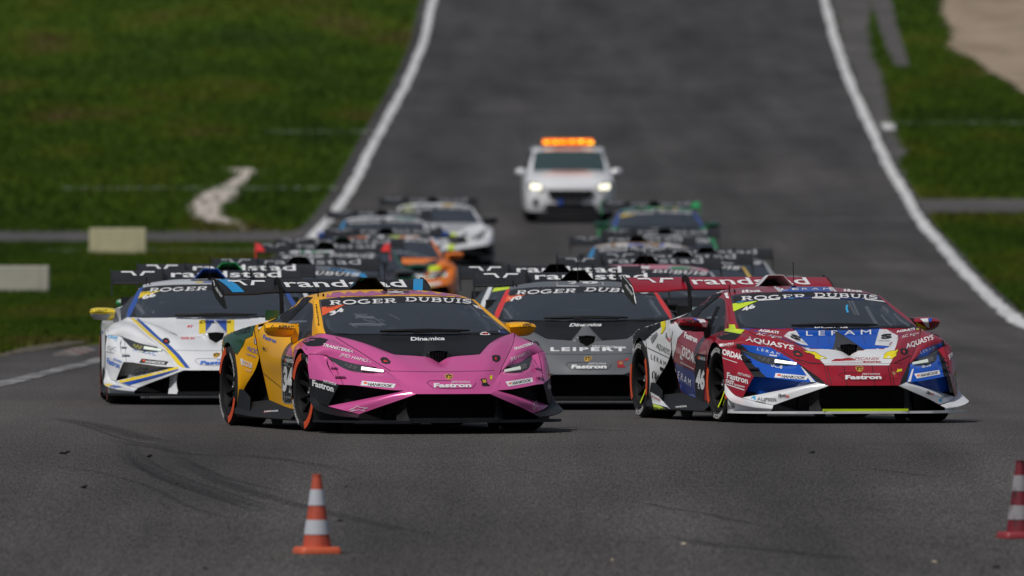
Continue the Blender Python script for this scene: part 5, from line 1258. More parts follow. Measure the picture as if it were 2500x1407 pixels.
c46.text(Z3, 'L E R A M', (315,795), (442,862), 12, C['iblack'], SIDE, bold=.01, up=(.05,-1)); c46.poly(Z3, [(393,862),(427,878),(424,905),(392,888)], C['iblack'], SIDE, step=4)
c46.text(Z3, 'bak', (355,960), (392,998), 17, C['iblack'], SIDE, bold=.01, up=(.03,-1)); c46.line(Z3, [(327,962),(327,915),(340,900),(350,920),(350,970)], 2, C['iblack'], SIDE, 'sponsor_mark')
c46.text(Z3, 'AQUASYS', (358,700), (470,762), 13, C['iblack'], SIDE, bold=0, up=(.2,-1)); c46.text(Z3, 'ib', (440,612), (460,635), 14, C['igrey'], SIDE, up=(.05,-1)); c46.text(Z3, 'o', (458,640), (476,650), 12, C['ired'], SIDE, up=(.05,-1))
c46.poly(Z3, [(400,465),(420,455),(442,480),(440,530),(415,575),(395,580),(408,545),(400,500)], C['iyel'], SIDE, 'flame_emblem', step=5); c46.poly(Z3, [(310,620),(365,565),(375,585),(325,665)], C['igrey'], SIDE, 'sponsor_mark', step=5)
c46.poly(Z3, [(125,600),(150,545),(200,545),(290,620),(330,500),(395,475),(400,520),(310,590),(260,640),(215,630),(170,665),(125,690)], C['satin'], SIDE, step=6)
c46.poly(Z3, [(118,668),(165,672),(160,728),(118,722)], C['iwhite'], SIDE, 'sponsor_plate'); c46.poly(Z3, [(145,590),(155,560),(165,600),(162,620),(150,620)], C['iwhite'], SIDE, 'sponsor_mark', step=4)
c46.line(Z3, [(285,700),(380,745),(500,800)], 1.2, C['gap'], SIDE, 'panel_gap'); c46.line(Z3, [(505,560),(490,640),(500,800),(505,820),(520,930),(560,1070)], 1.4, C['gap'], SIDE, 'panel_gap')
c46.poly(Z3, [(312,1080),(380,1120),(490,1240),(460,1215),(330,1180)], C['white'], LR('side_skirt','rear_fender'), step=6); c46.poly(Z3, [(335,1185),(400,1205),(480,1250),(340,1248)], C['lime'], LR('side_skirt'), step=6)
c46.text(Z3, 'POWER', (318,1125), (395,1165), 5, C['idred'], SIDE); c46.text(Z3, 'HANKOOK', (530,1218), (625,1212), 4, C['iwhite'], SIDE)
c46.poly(Z3, [(690,455),(770,460),(795,490),(795,525),(760,520),(745,490)], C['white'], MIRR, step=5); c46.poly(Z3, [(665,450),(695,452),(740,478),(700,470)], C['blue'], MIRR, step=5); c46.text(Z3, 'AGRATI', (585,470), (735,492), 5, C['iblack'], MIRR, bold=.03)
c46.poly(Z4, [(1112,455),(1180,450),(1192,530),(1165,520),(1140,480)], C['white'], MIRR, step=5); c46.poly(Z4, [(1182,450),(1220,448),(1205,475),(1192,480)], C['blue'], MIRR, step=5)
c46.poly(Z3, [(552,505),(790,525),(800,550),(745,572),(590,565),(560,540)], C['gloss_black'], MIRR, step=6)
c46.text(Z3, 'macron', (92,165), (150,250), 7, C['iwhite'], PLATES, bold=.03, up=(.8,-.5)); c46.line(Z3, [(75,85),(115,130),(155,190),(175,270),(190,335)], 1.5, C['iwhite'], PLATES, 'plate_edge')
c46.poly(Z3, [(648,352),(740,275),(850,235),(930,235),(840,262),(790,310),(750,380),(700,450),(680,450),(650,400)], C['satin'], ROOF + LR('side_window', 'rear_fender'))
c46.poly(Z3, [(805,510),(880,345),(905,350),(850,470),(825,530)], C['black'], LR('side_window'))
c46.poly(Z4, [(350,110),(372,70),(395,95),(440,168),(385,168),(375,140),(350,128)], C['white'], PLATES, 'plate_face', step=6)

# ------------------------------------------------------------------ the white car with yellow and blue stripes (number 66)
c66 = build_car(144.5, -2.69, 2.3, dict(body='white', cowl='white', hood_intake='white', scoop='royal', pillar='royal', mirror='syellow', mirror_stalk='lgrey', strut='white', recess='lgrey', dive='white', wall='white',
    splitter='satin', wing='gloss_black', light_lens='reflector_gold'), 'white race car number 66 with yellow and blue stripes, leftmost of the pack', GRP, spin=10)
share_to(c66, louvre='white', dinamica='iblack', fastron='iblue', hankplate='iblack', hank='iwhite', sidefast='iblue', gap='igrey')
wing_marks(c66)
NB = NOSE
def stripe(c, z, a, b, mat, target, nm='wrap_stripe'):
    c.poly(z, a + b[::-1], C[mat], target, nm, step=6)
yo = [(415,560),(520,660),(600,735),(720,820),(800,920),(885,1025)]; mi_ = [(455,562),(560,660),(650,745),(755,830),(840,915),(935,1030)]; bo = [(490,565),(600,660),(700,755),(795,825),(890,920),(978,1035)]
stripe(c66, Z5, yo, mi_, 'syellow', NOSE); stripe(c66, Z5, mi_, bo, 'royal', NOSE)
c66.poly(Z5, [(865,1020),(885,1008),(905,1030),(890,1050),(870,1040)], C['white'], NOSE, step=4)
stripe(c66, Z5, [(300,1140),(500,1095),(680,1060),(870,1020)], [(355,1168),(520,1130),(700,1085),(875,1038)], 'syellow', NOSE); stripe(c66, Z5, [(355,1168),(520,1130),(700,1085),(875,1038)], [(430,1190),(560,1150),(720,1105),(870,1052)], 'royal', NOSE)
stripe(c66, Z5, [(190,1182),(250,1170)], [(190,1210),(290,1185)], 'syellow', NOSE); stripe(c66, Z5, [(190,1210),(290,1185)], [(192,1228),(370,1205)], 'royal', NOSE)
for a, b, m in (((1058,598),(1118,722),'syellow'), ((1118,598),(1130,722),'royal'), ((1130,598),(1310,722),'royal'), ((1310,598),(1378,722),'syellow')):
    c66.poly(Z5, [a, (b[0], a[1]), b, (a[0], b[1])], C[m], COWL, 'wrap_stripe', step=6)
c66.text(Z5, 'twisloc', (895,772), (1020,772), 7, C['ired'], HOOD, bold=.02, wide=1.3) ; c66.text(Z5, 'RT', (950,665), (1008,667), 5, C['ired'], COWL, bold=.05, shear=.3)
c66.text(Z5, 'ATRAC', (455,878), (675,925), 11, C['iblue'], CHEEK, bold=0, shear=.35, wide=1.2, space=1.2)
c66.text(Z5, 'EUREIS', (222,760), (322,775), 7, C['icy'], NB, shear=.2, bold=.03); c66.line(Z5, [(222,742),(250,735)], 1.2, C['icy'], NB); c66.line(Z5, [(290,785),(320,790)], 1.2, C['icy'], NB)
c66.text(Z5, 'GJC', (225,862), (308,880), 9, C['igrey'], NB, bold=0); c66.text(Z5, 'SPORTS', (220,892), (290,905), 3.5, C['igrey'], NB)
star_mark(c66, Z5, [[(470,1065),(500,1045),(522,1048),(530,1022),(548,1045),(600,1035),(560,1062),(572,1078),(540,1068),(500,1080),(475,1085)]], 'iblack', 1.0)
class_mark(c66, Z5, [(505,345),(722,332),(470,418)], 'PRO-AM', (520,360), (655,350), '66', (548,412), (670,382), 'syellow', h=8)
c66.poly(Z5, [(990,200),(1030,196),(1400,196),(1407,245),(985,245)], C['satin'], ROOF, step=7); c66.poly(Z5, [(1025,203),(1180,202),(1180,225),(1020,228)], C['iwhite'], ROOF, step=6); c66.poly(Z5, [(1190,202),(1390,202),(1390,225),(1190,225)], C['iwhite'], ROOF, step=6)
c66.line(Z5, [(1030,258),(1095,257)], 3.4, C['syellow'], ROOF); c66.line(Z5, [(1095,257),(1180,256)], 3.4, C['royal'], ROOF)
c66.line(Z5, [(575,235),(470,370),(415,480),(375,550)], 2.2, C['syellow'], ROOF + SIDE, 'wrap_stripe')
c66.text(Z5, 'AGRATI', (112,530), (228,528), 6, C['iblack'], MIRR, bold=.03, wide=1.2); c66.line(Z5, [(65,532),(90,505),(102,532)], 1.6, C['iblack'], MIRR)
c66.poly(Z5, [(50,540),(265,548),(255,560),(225,600),(90,590),(65,575)], C['lgrey'], MIRR, step=6)
c66.line(Z5, [(165,600),(180,680),(190,720)], 3, C['royal'], SIDE + FEND)

# ------------------------------------------------------------------ the grey car with red screen pillars (number 70)
c70 = build_car(141.0, .64, 1.72, dict(body='grey', cowl='carbon', pillar='redbright', wing='gloss_black', hood_intake='grey', mirror='grey', splitter='black', blade='satin', dive='black'),
    'grey race car with red windscreen pillars, number 70, between the two front cars', GRP, spin=5)
share_to(c70); wing_marks(c70)
c70.text(Z6, 'LEIPERT', (880,856), (1545,856), 8.5, C['iwhite'], HOOD, bold=.04, wide=1.6, space=1.25); c70.text(Z6, 'MOTORSPORT', (1250,822), (1540,832), 4.5, C['iwhite'], HOOD, bold=.02, wide=1.3)
class_mark(c70, Z6, [(470,367),(692,350),(445,440)], 'PRO', (525,376), (597,366), '70', (520,420), (630,395), 'iorange', h=8)
c70.line(Z6, [(940,290),(935,240),(1060,232)], 1.3, C['iwhite'], ROOF); c70.line(Z6, [(935,283),(1345,288)], 1.3, C['iwhite'], ROOF); c70.line(Z6, [(1345,290),(1335,235),(1230,232)], 1.3, C['iwhite'], ROOF)
c70.text(Z6, '70', (1030,262), (1300,262), 5, C['iwhite'], ROOF, bold=.05, wide=2); c70.line(Z6, [(1030,276),(1330,279)], .9, C['igrey'], ROOF)
c70.poly(Z6, [(1525,940),(1560,918),(1570,925),(1560,940)], C['ired'], HOOD, step=5)
c70.line(Z6, [(1510,505),(1570,515),(1630,512)], 6, C['lime'], GLASS, 'screen_reflection') if False else None

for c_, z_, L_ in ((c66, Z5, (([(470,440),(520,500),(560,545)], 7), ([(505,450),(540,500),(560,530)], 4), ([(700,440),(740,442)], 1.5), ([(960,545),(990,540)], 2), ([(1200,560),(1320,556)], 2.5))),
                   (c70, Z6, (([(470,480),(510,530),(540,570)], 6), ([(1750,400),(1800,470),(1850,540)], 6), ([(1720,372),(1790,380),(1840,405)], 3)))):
    for pts, w in L_: c_.line(z_, pts, w, C['painted_reflection'], GLASS, 'painted_screen_reflection')  # reflection streaks painted on both screens in a paler colour
# ------------------------------------------------------------------ the rest of the field
def car_at(s, x, y, z):
    """where a point of the car appears in the photograph, used to place its wrap panels"""
    p = s.root.rotation_euler.to_matrix() @ Vector((x, y, z)) + s.root.location
    return (CX + p.x / p.y * F, YH + (HC - p.z) / p.y * F)
Car.at = car_at
def far_car(D, us, cols, label, tri=None, yaw=2.0, near=False, bands=()):
    X0 = (us - CX) * (D + 1.95) / F + 1.945 * math.sin(math.radians(yaw))
    c = build_car(D, X0, yaw, cols, label, GRP, near=near)
    s = F / D
    for nm, me, ck in SH:
        if nm in ('panel_gap', 'plate_outline', 'latch_arrow', 'sponsor_mark', 'tow_plate', 'badge', 'screen_edge'): continue
        if nm == 'lettering' and ck in ('sidefast', 'hank'): continue
        ck = dict(dinamica='iwhite', louvre='satin', towp='idred', fastron='iwhite', hankplate='iwhite', hank='iblack', sidefast='iwhite').get(ck, ck)
        obj_mat(nm, me, C[ck], c.root)
    wing_marks(c, 'iwhite' if D < 160 else 'lgrey')
    c.s = s; c.uc = CX + (X0 / D) * F; c.z0 = zg(D)
    if tri:
        q = [c.at(-.62, .95, 1.0), c.at(-.20, .7, 1.03), c.at(-.66, .75, .95)]
        c.poly(PX, q, C[tri], GLASS, 'class_triangle', step=5)
    # a spread of small sponsor marks over nose and roof edge
    r = random.Random(int(D * 10)); pal = ['iwhite','iwhite','lgrey','iblack','satin','iwhite'] + ([tri] if tri else []) + r.choice([['iblue'],['ired'],['icy'],['igold'],['green']])
    for k in range(15):
        x = r.uniform(-.8, .8); y = r.uniform(-.95, -.15); w = r.uniform(.05, .16); h = r.uniform(.02, .05); z = .62 + .35 * (y + .2)
        q = [c.at(x-w, y, z-h), c.at(x+w, y, z-h+r.uniform(-.03,.03)), c.at(x+w*.9, y, z+h), c.at(x-w*.95, y, z+h)]
        c.poly(PX, q, C[r.choice(pal)], NOSE, 'sponsor_plate', step=9)
    for k in range(6):
        x = r.uniform(-.5, .5); w = r.uniform(.04, .14)
        q = [c.at(x-w, 1.0, 1.07), c.at(x+w, 1.0, 1.07), c.at(x+w, .93, 1.10), c.at(x-w, .93, 1.10)]
        c.poly(PX, q, C[r.choice(pal)], ROOF, 'sponsor_plate', step=9)
    return c
def wrap(c, pts, mat, target=BODY, step=5): return c.poly(PX, [c.at(*p) for p in pts], C[mat], target, step=step)

g1 = far_car(155, 558.5, dict(body='white', cowl='carbon', scoop='green', mirror='green', pillar='white', wing='gloss_black'), 'white race car with green mirrors behind the striped white car', 'syellow', near=True)
g1.text(Z5, 'AGRATI', (310,432), (420,450), 6, C['iwhite'], MIRR, bold=.03); wrap(g1, [(-.93,.0,.72),(-.90,.1,.73),(-.86,.35,.74),(-.90,.3,.70)], 'gold', FEND)
g2 = far_car(166, 729.5, dict(body='dgrey', cowl='carbon', scoop='black', roof='grey', pillar='cyan', a_pillarR='satin', wing='gloss_black'), 'dark grey race car with a blue right pillar behind the pink car wing', 'syellow')
wrap(g2, [(.25,1.0,1.09),(.45,1.1,1.08),(.64,1.2,1.05),(.70,.9,.98),(.5,.85,1.04)], 'cyan', ROOF + ['windshield'])
g3 = far_car(206, 794, dict(body='dgrey', wing='gloss_black', plate='redbright', roof='satin', pillar='satin'), 'black race car with bright red wing endplates in the left column', 'iorange')
wing_band(g3, -.868, -.76, 'redbright'); wing_band(g3, .76, .868, 'redbright')
for x0, x1, m in ((-.60,-.25,'white'), (-.15,.2,'lgrey'), (.25,.62,'white')): wrap(g3, [(x0,1.0,1.07),(x1,1.0,1.07),(x1+.05,.85,1.04),(x0-.03,.85,1.04)], m, ROOF)
g4 = far_car(217, 836, dict(body='dgreen', wing='gloss_black', roof='dgrey', pillar='dgreen', scoop='dgreen'), 'dark green and black race car behind the red endplates of the left column', 'syellow')
g5 = far_car(237, 942, dict(body='orange', roof='dgrey', cowl='orange', pillar='orange', wing='gloss_black', hood='dgrey', door='satin', rear='satin', mirror='orange'), 'black race car with orange roof corners and orange front fenders', 'lime')
for x0, x1 in ((-.62,-.30), (.18,.50)): wrap(g5, [(x0,1.3,1.09),(x1,1.3,1.09),(x1,.85,1.05),(x0,.85,1.05)], 'orange', ROOF)
g6 = far_car(267, 932, dict(body='white', roof='white', pillar='cyan', a_pillarL='white', mirror='royal', wing='gloss_black', cowl='grey', rear='lgrey'), 'white race car with sky blue left pillar and blue mirrors in the left column', None)
wrap(g6, [(.15,1.0,1.08),(.50,1.0,1.08),(.52,.84,1.04),(.15,.80,1.05)], 'cyan', ROOF)
g7 = far_car(287, 1056, dict(body='white', roof='white', cowl='lgrey', pillar='white', wing='satin', plate='satin', mirror='satin', lower_blade='satin', recess='black', bumper_side_panel='satin', dive='satin'), 'mostly white race car, rearmost of the left column, with a lime screen corner', 'lime', yaw=3)
wrap(g7, [(-.60,-.40,.62),(-.10,-.40,.66),(-.05,-.75,.56),(-.45,-.85,.48),(-.70,-.6,.5)], 'satin', NOSE); wrap(g7, [(.1,-.75,.55),(.45,-.7,.56),(.5,-1.0,.42),(.2,-1.05,.40)], 'satin', NOSE)
n1 = far_car(152, 1358, dict(body='dgrey', cowl='carbon', pillar='white', wing='gloss_black', roof='dgrey', mirror='satin'), 'dark grey race car with white pillars and a lime corner behind car 70', 'lime', near=True)
h1 = far_car(168.5, 1575, dict(body='dgrey', roof='rosa', cowl='carbon', pillar='lgrey', wing='gloss_black', mirror='gold'), 'dark race car with a rose and white roof edge in the right column', 'syellow')
wrap(h1, [(-.63,1.0,1.07),(-.1,1.0,1.10),(-.1,.82,1.06),(-.63,.86,1.04)], 'white', ROOF)
h2 = far_car(180, 1664, dict(body='grey', roof='satin', pillar='gold', cowl='carbon', wing='gloss_black', a_pillarR='grey'), 'dark grey race car with a gold arched roof edge in the right column', None)
wrap(h2, [(-.5,.95,1.07),(0,.90,1.09),(.5,1.0,1.06),(.66,1.1,1.03),(.64,.9,1.02),(.5,.84,1.045),(0,.74,1.07),(-.5,.80,1.05)], 'gold', ROOF)
h3 = far_car(192, 1724, dict(body='dgrey', roof='dgrey', pillar='lgrey', wing='gloss_black', mirror='lgrey'), 'charcoal race car with grey pillars on the outside of the right column', None)
h4 = far_car(221, 1556, dict(body='lgrey', roof='tan', pillar='white', a_pillarR='cyan', cowl='grey', wing='gloss_black', mirror='white'), 'race car with tan roof, white edges and a sky blue pillar', None)
for x0, x1 in ((-.63,-.40), (.40,.63)): wrap(h4, [(x0,1.3,1.09),(x1,1.3,1.09),(x1,.85,1.05),(x0,.85,1.05)], 'white', ROOF)
h5 = far_car(236, 1623, dict(body='lgrey', roof='lgrey', pillar='green', a_pillarR='lgrey', wing='gloss_black', mirror='dgreen', front_fender='rosa', cowl='satin'), 'light grey race car with rose coloured fenders in the right column', None)
h6 = far_car(281, 1597, dict(body='green', roof='green', pillar='royal', wing='satin', plate='green', mirror='dgreen', cowl='satin', hood='dgreen', bumper_cheek='lgrey'), 'green and blue race car with yellow screen corner, last of the right column', 'syellow')
for x0, x1, m in ((-.63,-.36,'royal'), (.36,.63,'royal'), (-.08,.1,'lgrey')): wrap(h6, [(x0,1.3,1.09),(x1,1.3,1.09),(x1,.85,1.05),(x0,.85,1.05)], m, ROOF)
wrap(h6, [(-.98,-.2,.62),(-.80,-.2,.69),(-.80,.1,.74),(-.98,.1,.68)], 'syellow', FEND); wing_band(h6, .70, .868, 'green'); wrap(h6, [(.5,-.5,.62),(.7,-.4,.66),(.7,-.2,.70),(.45,-.3,.70)], 'rosa', NOSE)
# ------------------------------------------------------------------ course car at the back: white estate with roof light bar
def build_suv(D, uc, label):
    root = bpy.data.objects.new('course_car', None); link(root); X0 = (uc - CX) * D / F
    pit = math.atan2(zg(D + 2.7) - zg(D), 2.7); root.location = (X0, D, zg(D)); root.rotation_euler = (pit, 0, math.radians(1.0))
    tag(root, label, 'estate car')
    def part(name, m, mat, par=root, **k):
        me = m.build(name, **k); me.materials.append(mat); return link(bpy.data.objects.new(name, me), par)
    W_ = C['white']
    m = Mesh()
    m.patch([[(0,-.86,.80),(.45,-.83,.80),(.72,-.74,.80),(.86,-.55,.80)],[(0,-.55,.93),(.45,-.53,.94),(.74,-.45,.93),(.90,-.30,.90)],[(0,.0,1.03),(.45,.02,1.04),(.72,.08,1.03),(.90,.10,.97)],[(0,.42,1.07),(.45,.46,1.075),(.72,.55,1.06),(.86,.60,1.02)]], 4, both=True)
    part('hood', m, W_)
    m = Mesh()
    m.patch([[(0,-.86,.80),(.45,-.83,.80),(.72,-.74,.80),(.86,-.55,.80)],[(0,-.91,.66),(.45,-.88,.66),(.76,-.77,.66),(.90,-.52,.66)],[(0,-.93,.42),(.45,-.90,.42),(.78,-.79,.42),(.925,-.50,.42)],[(0,-.90,.24),(.45,-.87,.24),(.76,-.76,.24),(.91,-.50,.26)]], 4, both=True)
    m.patch([[(.86,-.55,.80),(.90,-.52,.66),(.925,-.50,.42),(.91,-.50,.26)],[(.90,-.30,.90),(.935,-.38,.70),(.94,-.36,.44),(.93,-.37,.28)]], 3, both=True)
    part('front_bumper', m, W_)
    m = Mesh()
    m.patch([[(.90,-.30,.90),(.90,.10,.97),(.86,.60,1.02)],[(.935,-.38,.70),(.945,.0,.80),(.93,.60,.85)],[(.94,-.36,.44),(.95,.0,.71),(.94,.42,.45)]], 4, both=True)
    part('front_fender', m, W_)
    m = Mesh()
    m.patch([[(.86,.60,1.02),(.88,1.6,1.04),(.88,2.6,1.06),(.84,3.5,1.08)],[(.93,.60,.85),(.945,1.6,.86),(.945,2.6,.88),(.90,3.6,.86)],[(.94,.42,.45),(.95,1.6,.45),(.95,2.2,.45),(.92,3.6,.5)],[(.92,.42,.26),(.93,1.6,.26),(.93,2.2,.26),(.90,3.6,.35)]], 4, both=True)
    part('door', m, W_)
    m = Mesh().patch([[(0,1.10,1.48),(.45,1.13,1.478),(.70,1.18,1.455)],[(0,1.5,1.55),(.47,1.5,1.545),(.735,1.5,1.51)],[(0,2.4,1.57),(.47,2.4,1.565),(.74,2.4,1.52)],[(0,3.4,1.50),(.45,3.4,1.49),(.70,3.4,1.45)]], 4, both=True)
    part('roof', m, W_)
    m = Mesh().patch([[(0,.43,1.07),(.45,.47,1.075),(.77,.56,1.055)],[(0,.76,1.29),(.45,.80,1.285),(.74,.87,1.26)],[(0,1.10,1.48),(.45,1.13,1.478),(.70,1.18,1.455)]], 4, both=True)
    part('windshield', m, glass_mat('course_car_glass', .2, (.5,.6,.6), .08, (.045,.075,.08)))
    m = Mesh().patch([[(.77,.56,1.055),(.87,.60,1.02)],[(.74,.87,1.26),(.81,.94,1.25)],[(.70,1.18,1.455),(.75,1.27,1.43)],[(.735,1.5,1.51),(.77,1.5,1.47)],[(.74,2.4,1.52),(.78,2.4,1.47)],[(.70,3.4,1.45),(.74,3.4,1.42)]], 4, both=True)
    part('a_pillar', m, W_)
    m = Mesh().patch([[(.81,.94,1.25),(.75,1.27,1.43),(.77,1.5,1.47),(.78,2.4,1.47),(.74,3.4,1.42)],[(.87,.60,1.02),(.875,1.1,1.03),(.88,1.6,1.04),(.88,2.6,1.06),(.84,3.5,1.08)]], 4, both=True)
    part('side_window', m, C['sideglass'])
    m = Mesh().box((0,1.6,.62),(1.6,3.6,.7)); part('chassis', m, C['black'], smooth=False)
    # grille: chrome-less dark six-sided mouth with slats, lower intake, fog lights
    gp = [(-.50,.70),(.50,.70),(.44,.54),(.33,.50),(-.33,.50),(-.44,.54)]
    g = part('grille', Mesh().prism(gp, .03, lambda u, v, w: (u, -.935 + abs(u)**2*.14 - w, v)), C['black'], smooth=False)
    s = Mesh()
    for k in range(3): s.box((0, -.968, .545 + k * .055), (.74, .012, .012))
    part('grille_slats', s, C['mirror_dark'], g, smooth=False)
    part('lower_intake', Mesh().prism([(-.48,.40),(.48,.40),(.60,.27),(-.60,.27)], .03, lambda u, v, w: (u, -.940 + abs(u)**2*.13 - w, v)), C['black'], smooth=False)
    part('number_plate', Mesh().box((0,-.965,.43),(.52,.015,.11)), C['mirror_dark'], smooth=False)
    part('sponsor_plate', Mesh().box((-.21,-.975,.44),(.10,.01,.12)), C['royal'], smooth=False)
    for sgn in (1, -1):
        pts = [(.56,.78),(.66,.845),(.80,.87),(.895,.83),(.89,.72),(.84,.655),(.66,.675),(.57,.72)]
        hm = Mesh(); V = []
        for x, z in pts: V.append((sgn * x, -.90 + max(0, x - .5) ** 2 * 2.0, z))
        V2 = [(x * 1.0, y + .06, z) for x, y, z in V]; n = len(V)
        hm.add(V + V2, [tuple(range(n)), tuple(range(2*n-1, n-1, -1))] + [(i, (i+1) % n, n + (i+1) % n, n + i) for i in range(n)])
        h = part('headlight', hm, C['lgrey'], smooth=False)
        l = Mesh()
        for x, z, r in ((.66,.755,.052), (.78,.765,.055)): l.tube([(sgn*x, -.935 + (x-.5)**2*2.0, z), (sgn*x, -.90 + (x-.5)**2*2.0, z)], r, 14)
        part('lamp', l, flat('headlight_lit', (1,.96,.74), .3, emit=3.2), h)
        part('fog_light', Mesh().tube([(sgn*.70,-.845,.44),(sgn*.70,-.80,.44)], .085, 16), C['black' if sgn < 0 else 'dgreen'], smooth=False)
        mm = Mesh().patch([[(sgn*.92,.80,1.10),(sgn*1.02,.79,1.115),(sgn*1.10,.83,1.09)],[(sgn*.91,.76,1.04),(sgn*1.02,.74,1.04),(sgn*1.12,.80,1.04)],[(sgn*.92,.80,.975),(sgn*1.02,.79,.965),(sgn*1.09,.83,.985)],[(sgn*.92,.88,1.04),(sgn*1.02,.90,1.04),(sgn*1.10,.89,1.04)],[(sgn*.92,.80,1.10),(sgn*1.02,.79,1.115),(sgn*1.10,.83,1.09)]], 3)
        mm.box((sgn*.89,.82,1.02),(.08,.05,.05)); part('mirror', mm, W_)
        for y in (0, 2.7):
            w = link(bpy.data.objects.new('wheel', PM['rim']), root); w.location = (sgn*.80, y, .34); w.scale = (.8, 1.03, 1.03); w.rotation_euler = (0, 0, math.pi if sgn < 0 else 0)
            w.material_slots[0].link = 'OBJECT'; w.material_slots[0].material = C['nut']; obj_mat('tyre', PM['tyre'], C['rubber'], w)
    b = part('light_bar', Mesh().box((0,1.55,1.585),(1.22,.26,.05)).box((-.35,1.55,1.56),(.06,.3,.06)).box((.35,1.55,1.56),(.06,.3,.06)), C['black'], smooth=False)
    om = flat('beacon_amber', (1.0,.20,.002), .3, emit=2.6); oh = flat('beacon_core', (1.0,.50,.05), .3, emit=6)
    for k in range(6):
        x = -.445 + k * .178
        q = part('beacon', Mesh().box((x,1.55,1.655),(.168,.24,.105)), om, b, smooth=False)
    for k in range(6):
        x = -.445 + k * .178; part('beacon_core', Mesh().box((x+rnd.uniform(-.04,.04),1.425,1.655+rnd.uniform(-.02,.02)),(rnd.uniform(.04,.13),.02,rnd.uniform(.02,.05))), oh, b, smooth=False)
    part('hood_lettering', Mesh().patch([[(-.38,.0,1.052),(.38,.0,1.052)],[(-.38,.22,1.078),(.38,.22,1.078)]], 2), flat('faint_red', (.62,.32,.30), .5))
    part('roof_lettering', Mesh().patch([[(-.30,1.14,1.49),(.30,1.14,1.49)],[(-.30,1.35,1.535),(.30,1.35,1.535)]], 2), MATS['faint_red'])
    part('underbody', Mesh().box((0,.8,.20),(1.5,3.0,.12)), C['black'], smooth=False)
    return root
build_suv(336.0, 1390, 'white course car with glowing amber roof light bar and headlights on')

# ------------------------------------------------------------------ traffic cones in the foreground
def cone(u, v, D, h, body, white, base_col, label, dirt_seed):
    p = Vector(((u - CX) * D / F, D, zg(D)))
    root = bpy.data.objects.new('traffic_cone', None); link(root); root.location = p; root.rotation_euler = (0, 0, math.radians(14))
    tag(root, label, 'traffic cone', 'striped cones on the tarmac')
    def part(name, m, mat, smooth=True):
        me = m.build(name, smooth=smooth, split=50); me.materials.append(mat); return link(bpy.data.objects.new(name, me), root)
    b = bmesh.new(); bw = h * .27
    m = Mesh(); n = 8
    def ringsq(w, z, r):
        out = []
        for cx, cy, a0 in ((1,1,0),(-1,1,90),(-1,-1,180),(1,-1,270)):
            for k in range(4):
                a = math.radians(a0 + 30 * k); out.append((cx*(w-r) + r*math.cos(a), cy*(w-r) + r*math.sin(a), z))
        return out
    rr = [ringsq(bw, 0, .03), ringsq(bw, h*.022, .03), ringsq(bw*.975, h*.045, .03), ringsq(bw*.94, h*.075, .03), ringsq(bw*.90, h*.082, .03)]
    V = [q for r in rr for q in r]; N = 16; Fc = []
    for i in range(4):
        for k in range(N): Fc.append((i*N+k, i*N+(k+1)%N, (i+1)*N+(k+1)%N, (i+1)*N+k))
    Fc.append(tuple(range(4*N, 5*N)))
    m.add(V, Fc); part('cone_base', m, base_col)
    r0, r1 = h * .182, h * .052
    R = lambda t: r0 + (r1 - r0) * t
    def seg(name, a, b_, mat, extra=0.0):
        k = [a + (b_ - a) * j / 4 for j in range(5)]
        part(name, Mesh().lathe([(h * (.08 + .92 * t), R(t) + extra) for t in k], 40, axis='z'), mat)
    seg('cone_shell', 0, 1.0, body)
    seg('white_band', .175, .375, white, .0035); seg('white_band', .575, .795, white, .0035)
    part('cone_rim', Mesh().lathe([(h*.985, r1+.004),(h*1.003, r1+.004),(h*1.003, r1-.006),(h*.97, r1-.010)], 32, axis='z'), body)
    return root
def cone_mat(name, col, dark, amt, lo=.45):
    m, nt, p = node_mat(name); tc = nt.nodes.new('ShaderNodeTexCoord'); mp = nt.nodes.new('ShaderNodeMapping'); mp.inputs['Scale'].default_value = (7, 7, 3)
    nz = nt.nodes.new('ShaderNodeTexNoise'); nz.inputs['Scale'].default_value = 2.2; nz.inputs['Detail'].default_value = 7; nz.inputs['Roughness'].default_value = .65
    nt.links.new(tc.outputs['Object'], mp.inputs[0]); nt.links.new(mp.outputs[0], nz.inputs['Vector'])
    r = nt.nodes.new('ShaderNodeMapRange'); r.inputs[1].default_value = lo; r.inputs[2].default_value = lo + .18; r.inputs[4].default_value = amt
    mx = nt.nodes.new('ShaderNodeMix'); mx.data_type = 'RGBA'; mx.inputs[6].default_value = (*col, 1); mx.inputs[7].default_value = (*dark, 1)
    nt.links.new(nz.outputs['Fac'], r.inputs[0]); nt.links.new(r.outputs[0], mx.inputs[0]); nt.links.new(mx.outputs[2], p.inputs['Base Color'])
    p.inputs['Roughness'].default_value = .55; return m
cone(774, 1352, 100.3, .495, cone_mat('cone_orange', (.50,.085,.045), (.09,.03,.025), .75, .56), cone_mat('cone_white', (.50,.53,.58), (.25,.12,.10), .6, .62), cone_mat('cone_base_orange', (.60,.105,.04), (.20,.06,.04), .4, .55), 'orange and white striped traffic cone standing before the pink car', 1)
cone(2491, 1320, 103.2, .500, cone_mat('cone_red', (.17,.011,.022), (.035,.012,.016), .9, .47), cone_mat('cone_grey', (.29,.28,.30), (.12,.09,.09), .8, .48), cone_mat('cone_base_red', (.27,.026,.035), (.13,.03,.03), .6, .5), 'dirty dark red cone with grey bands cut by the right edge', 2)

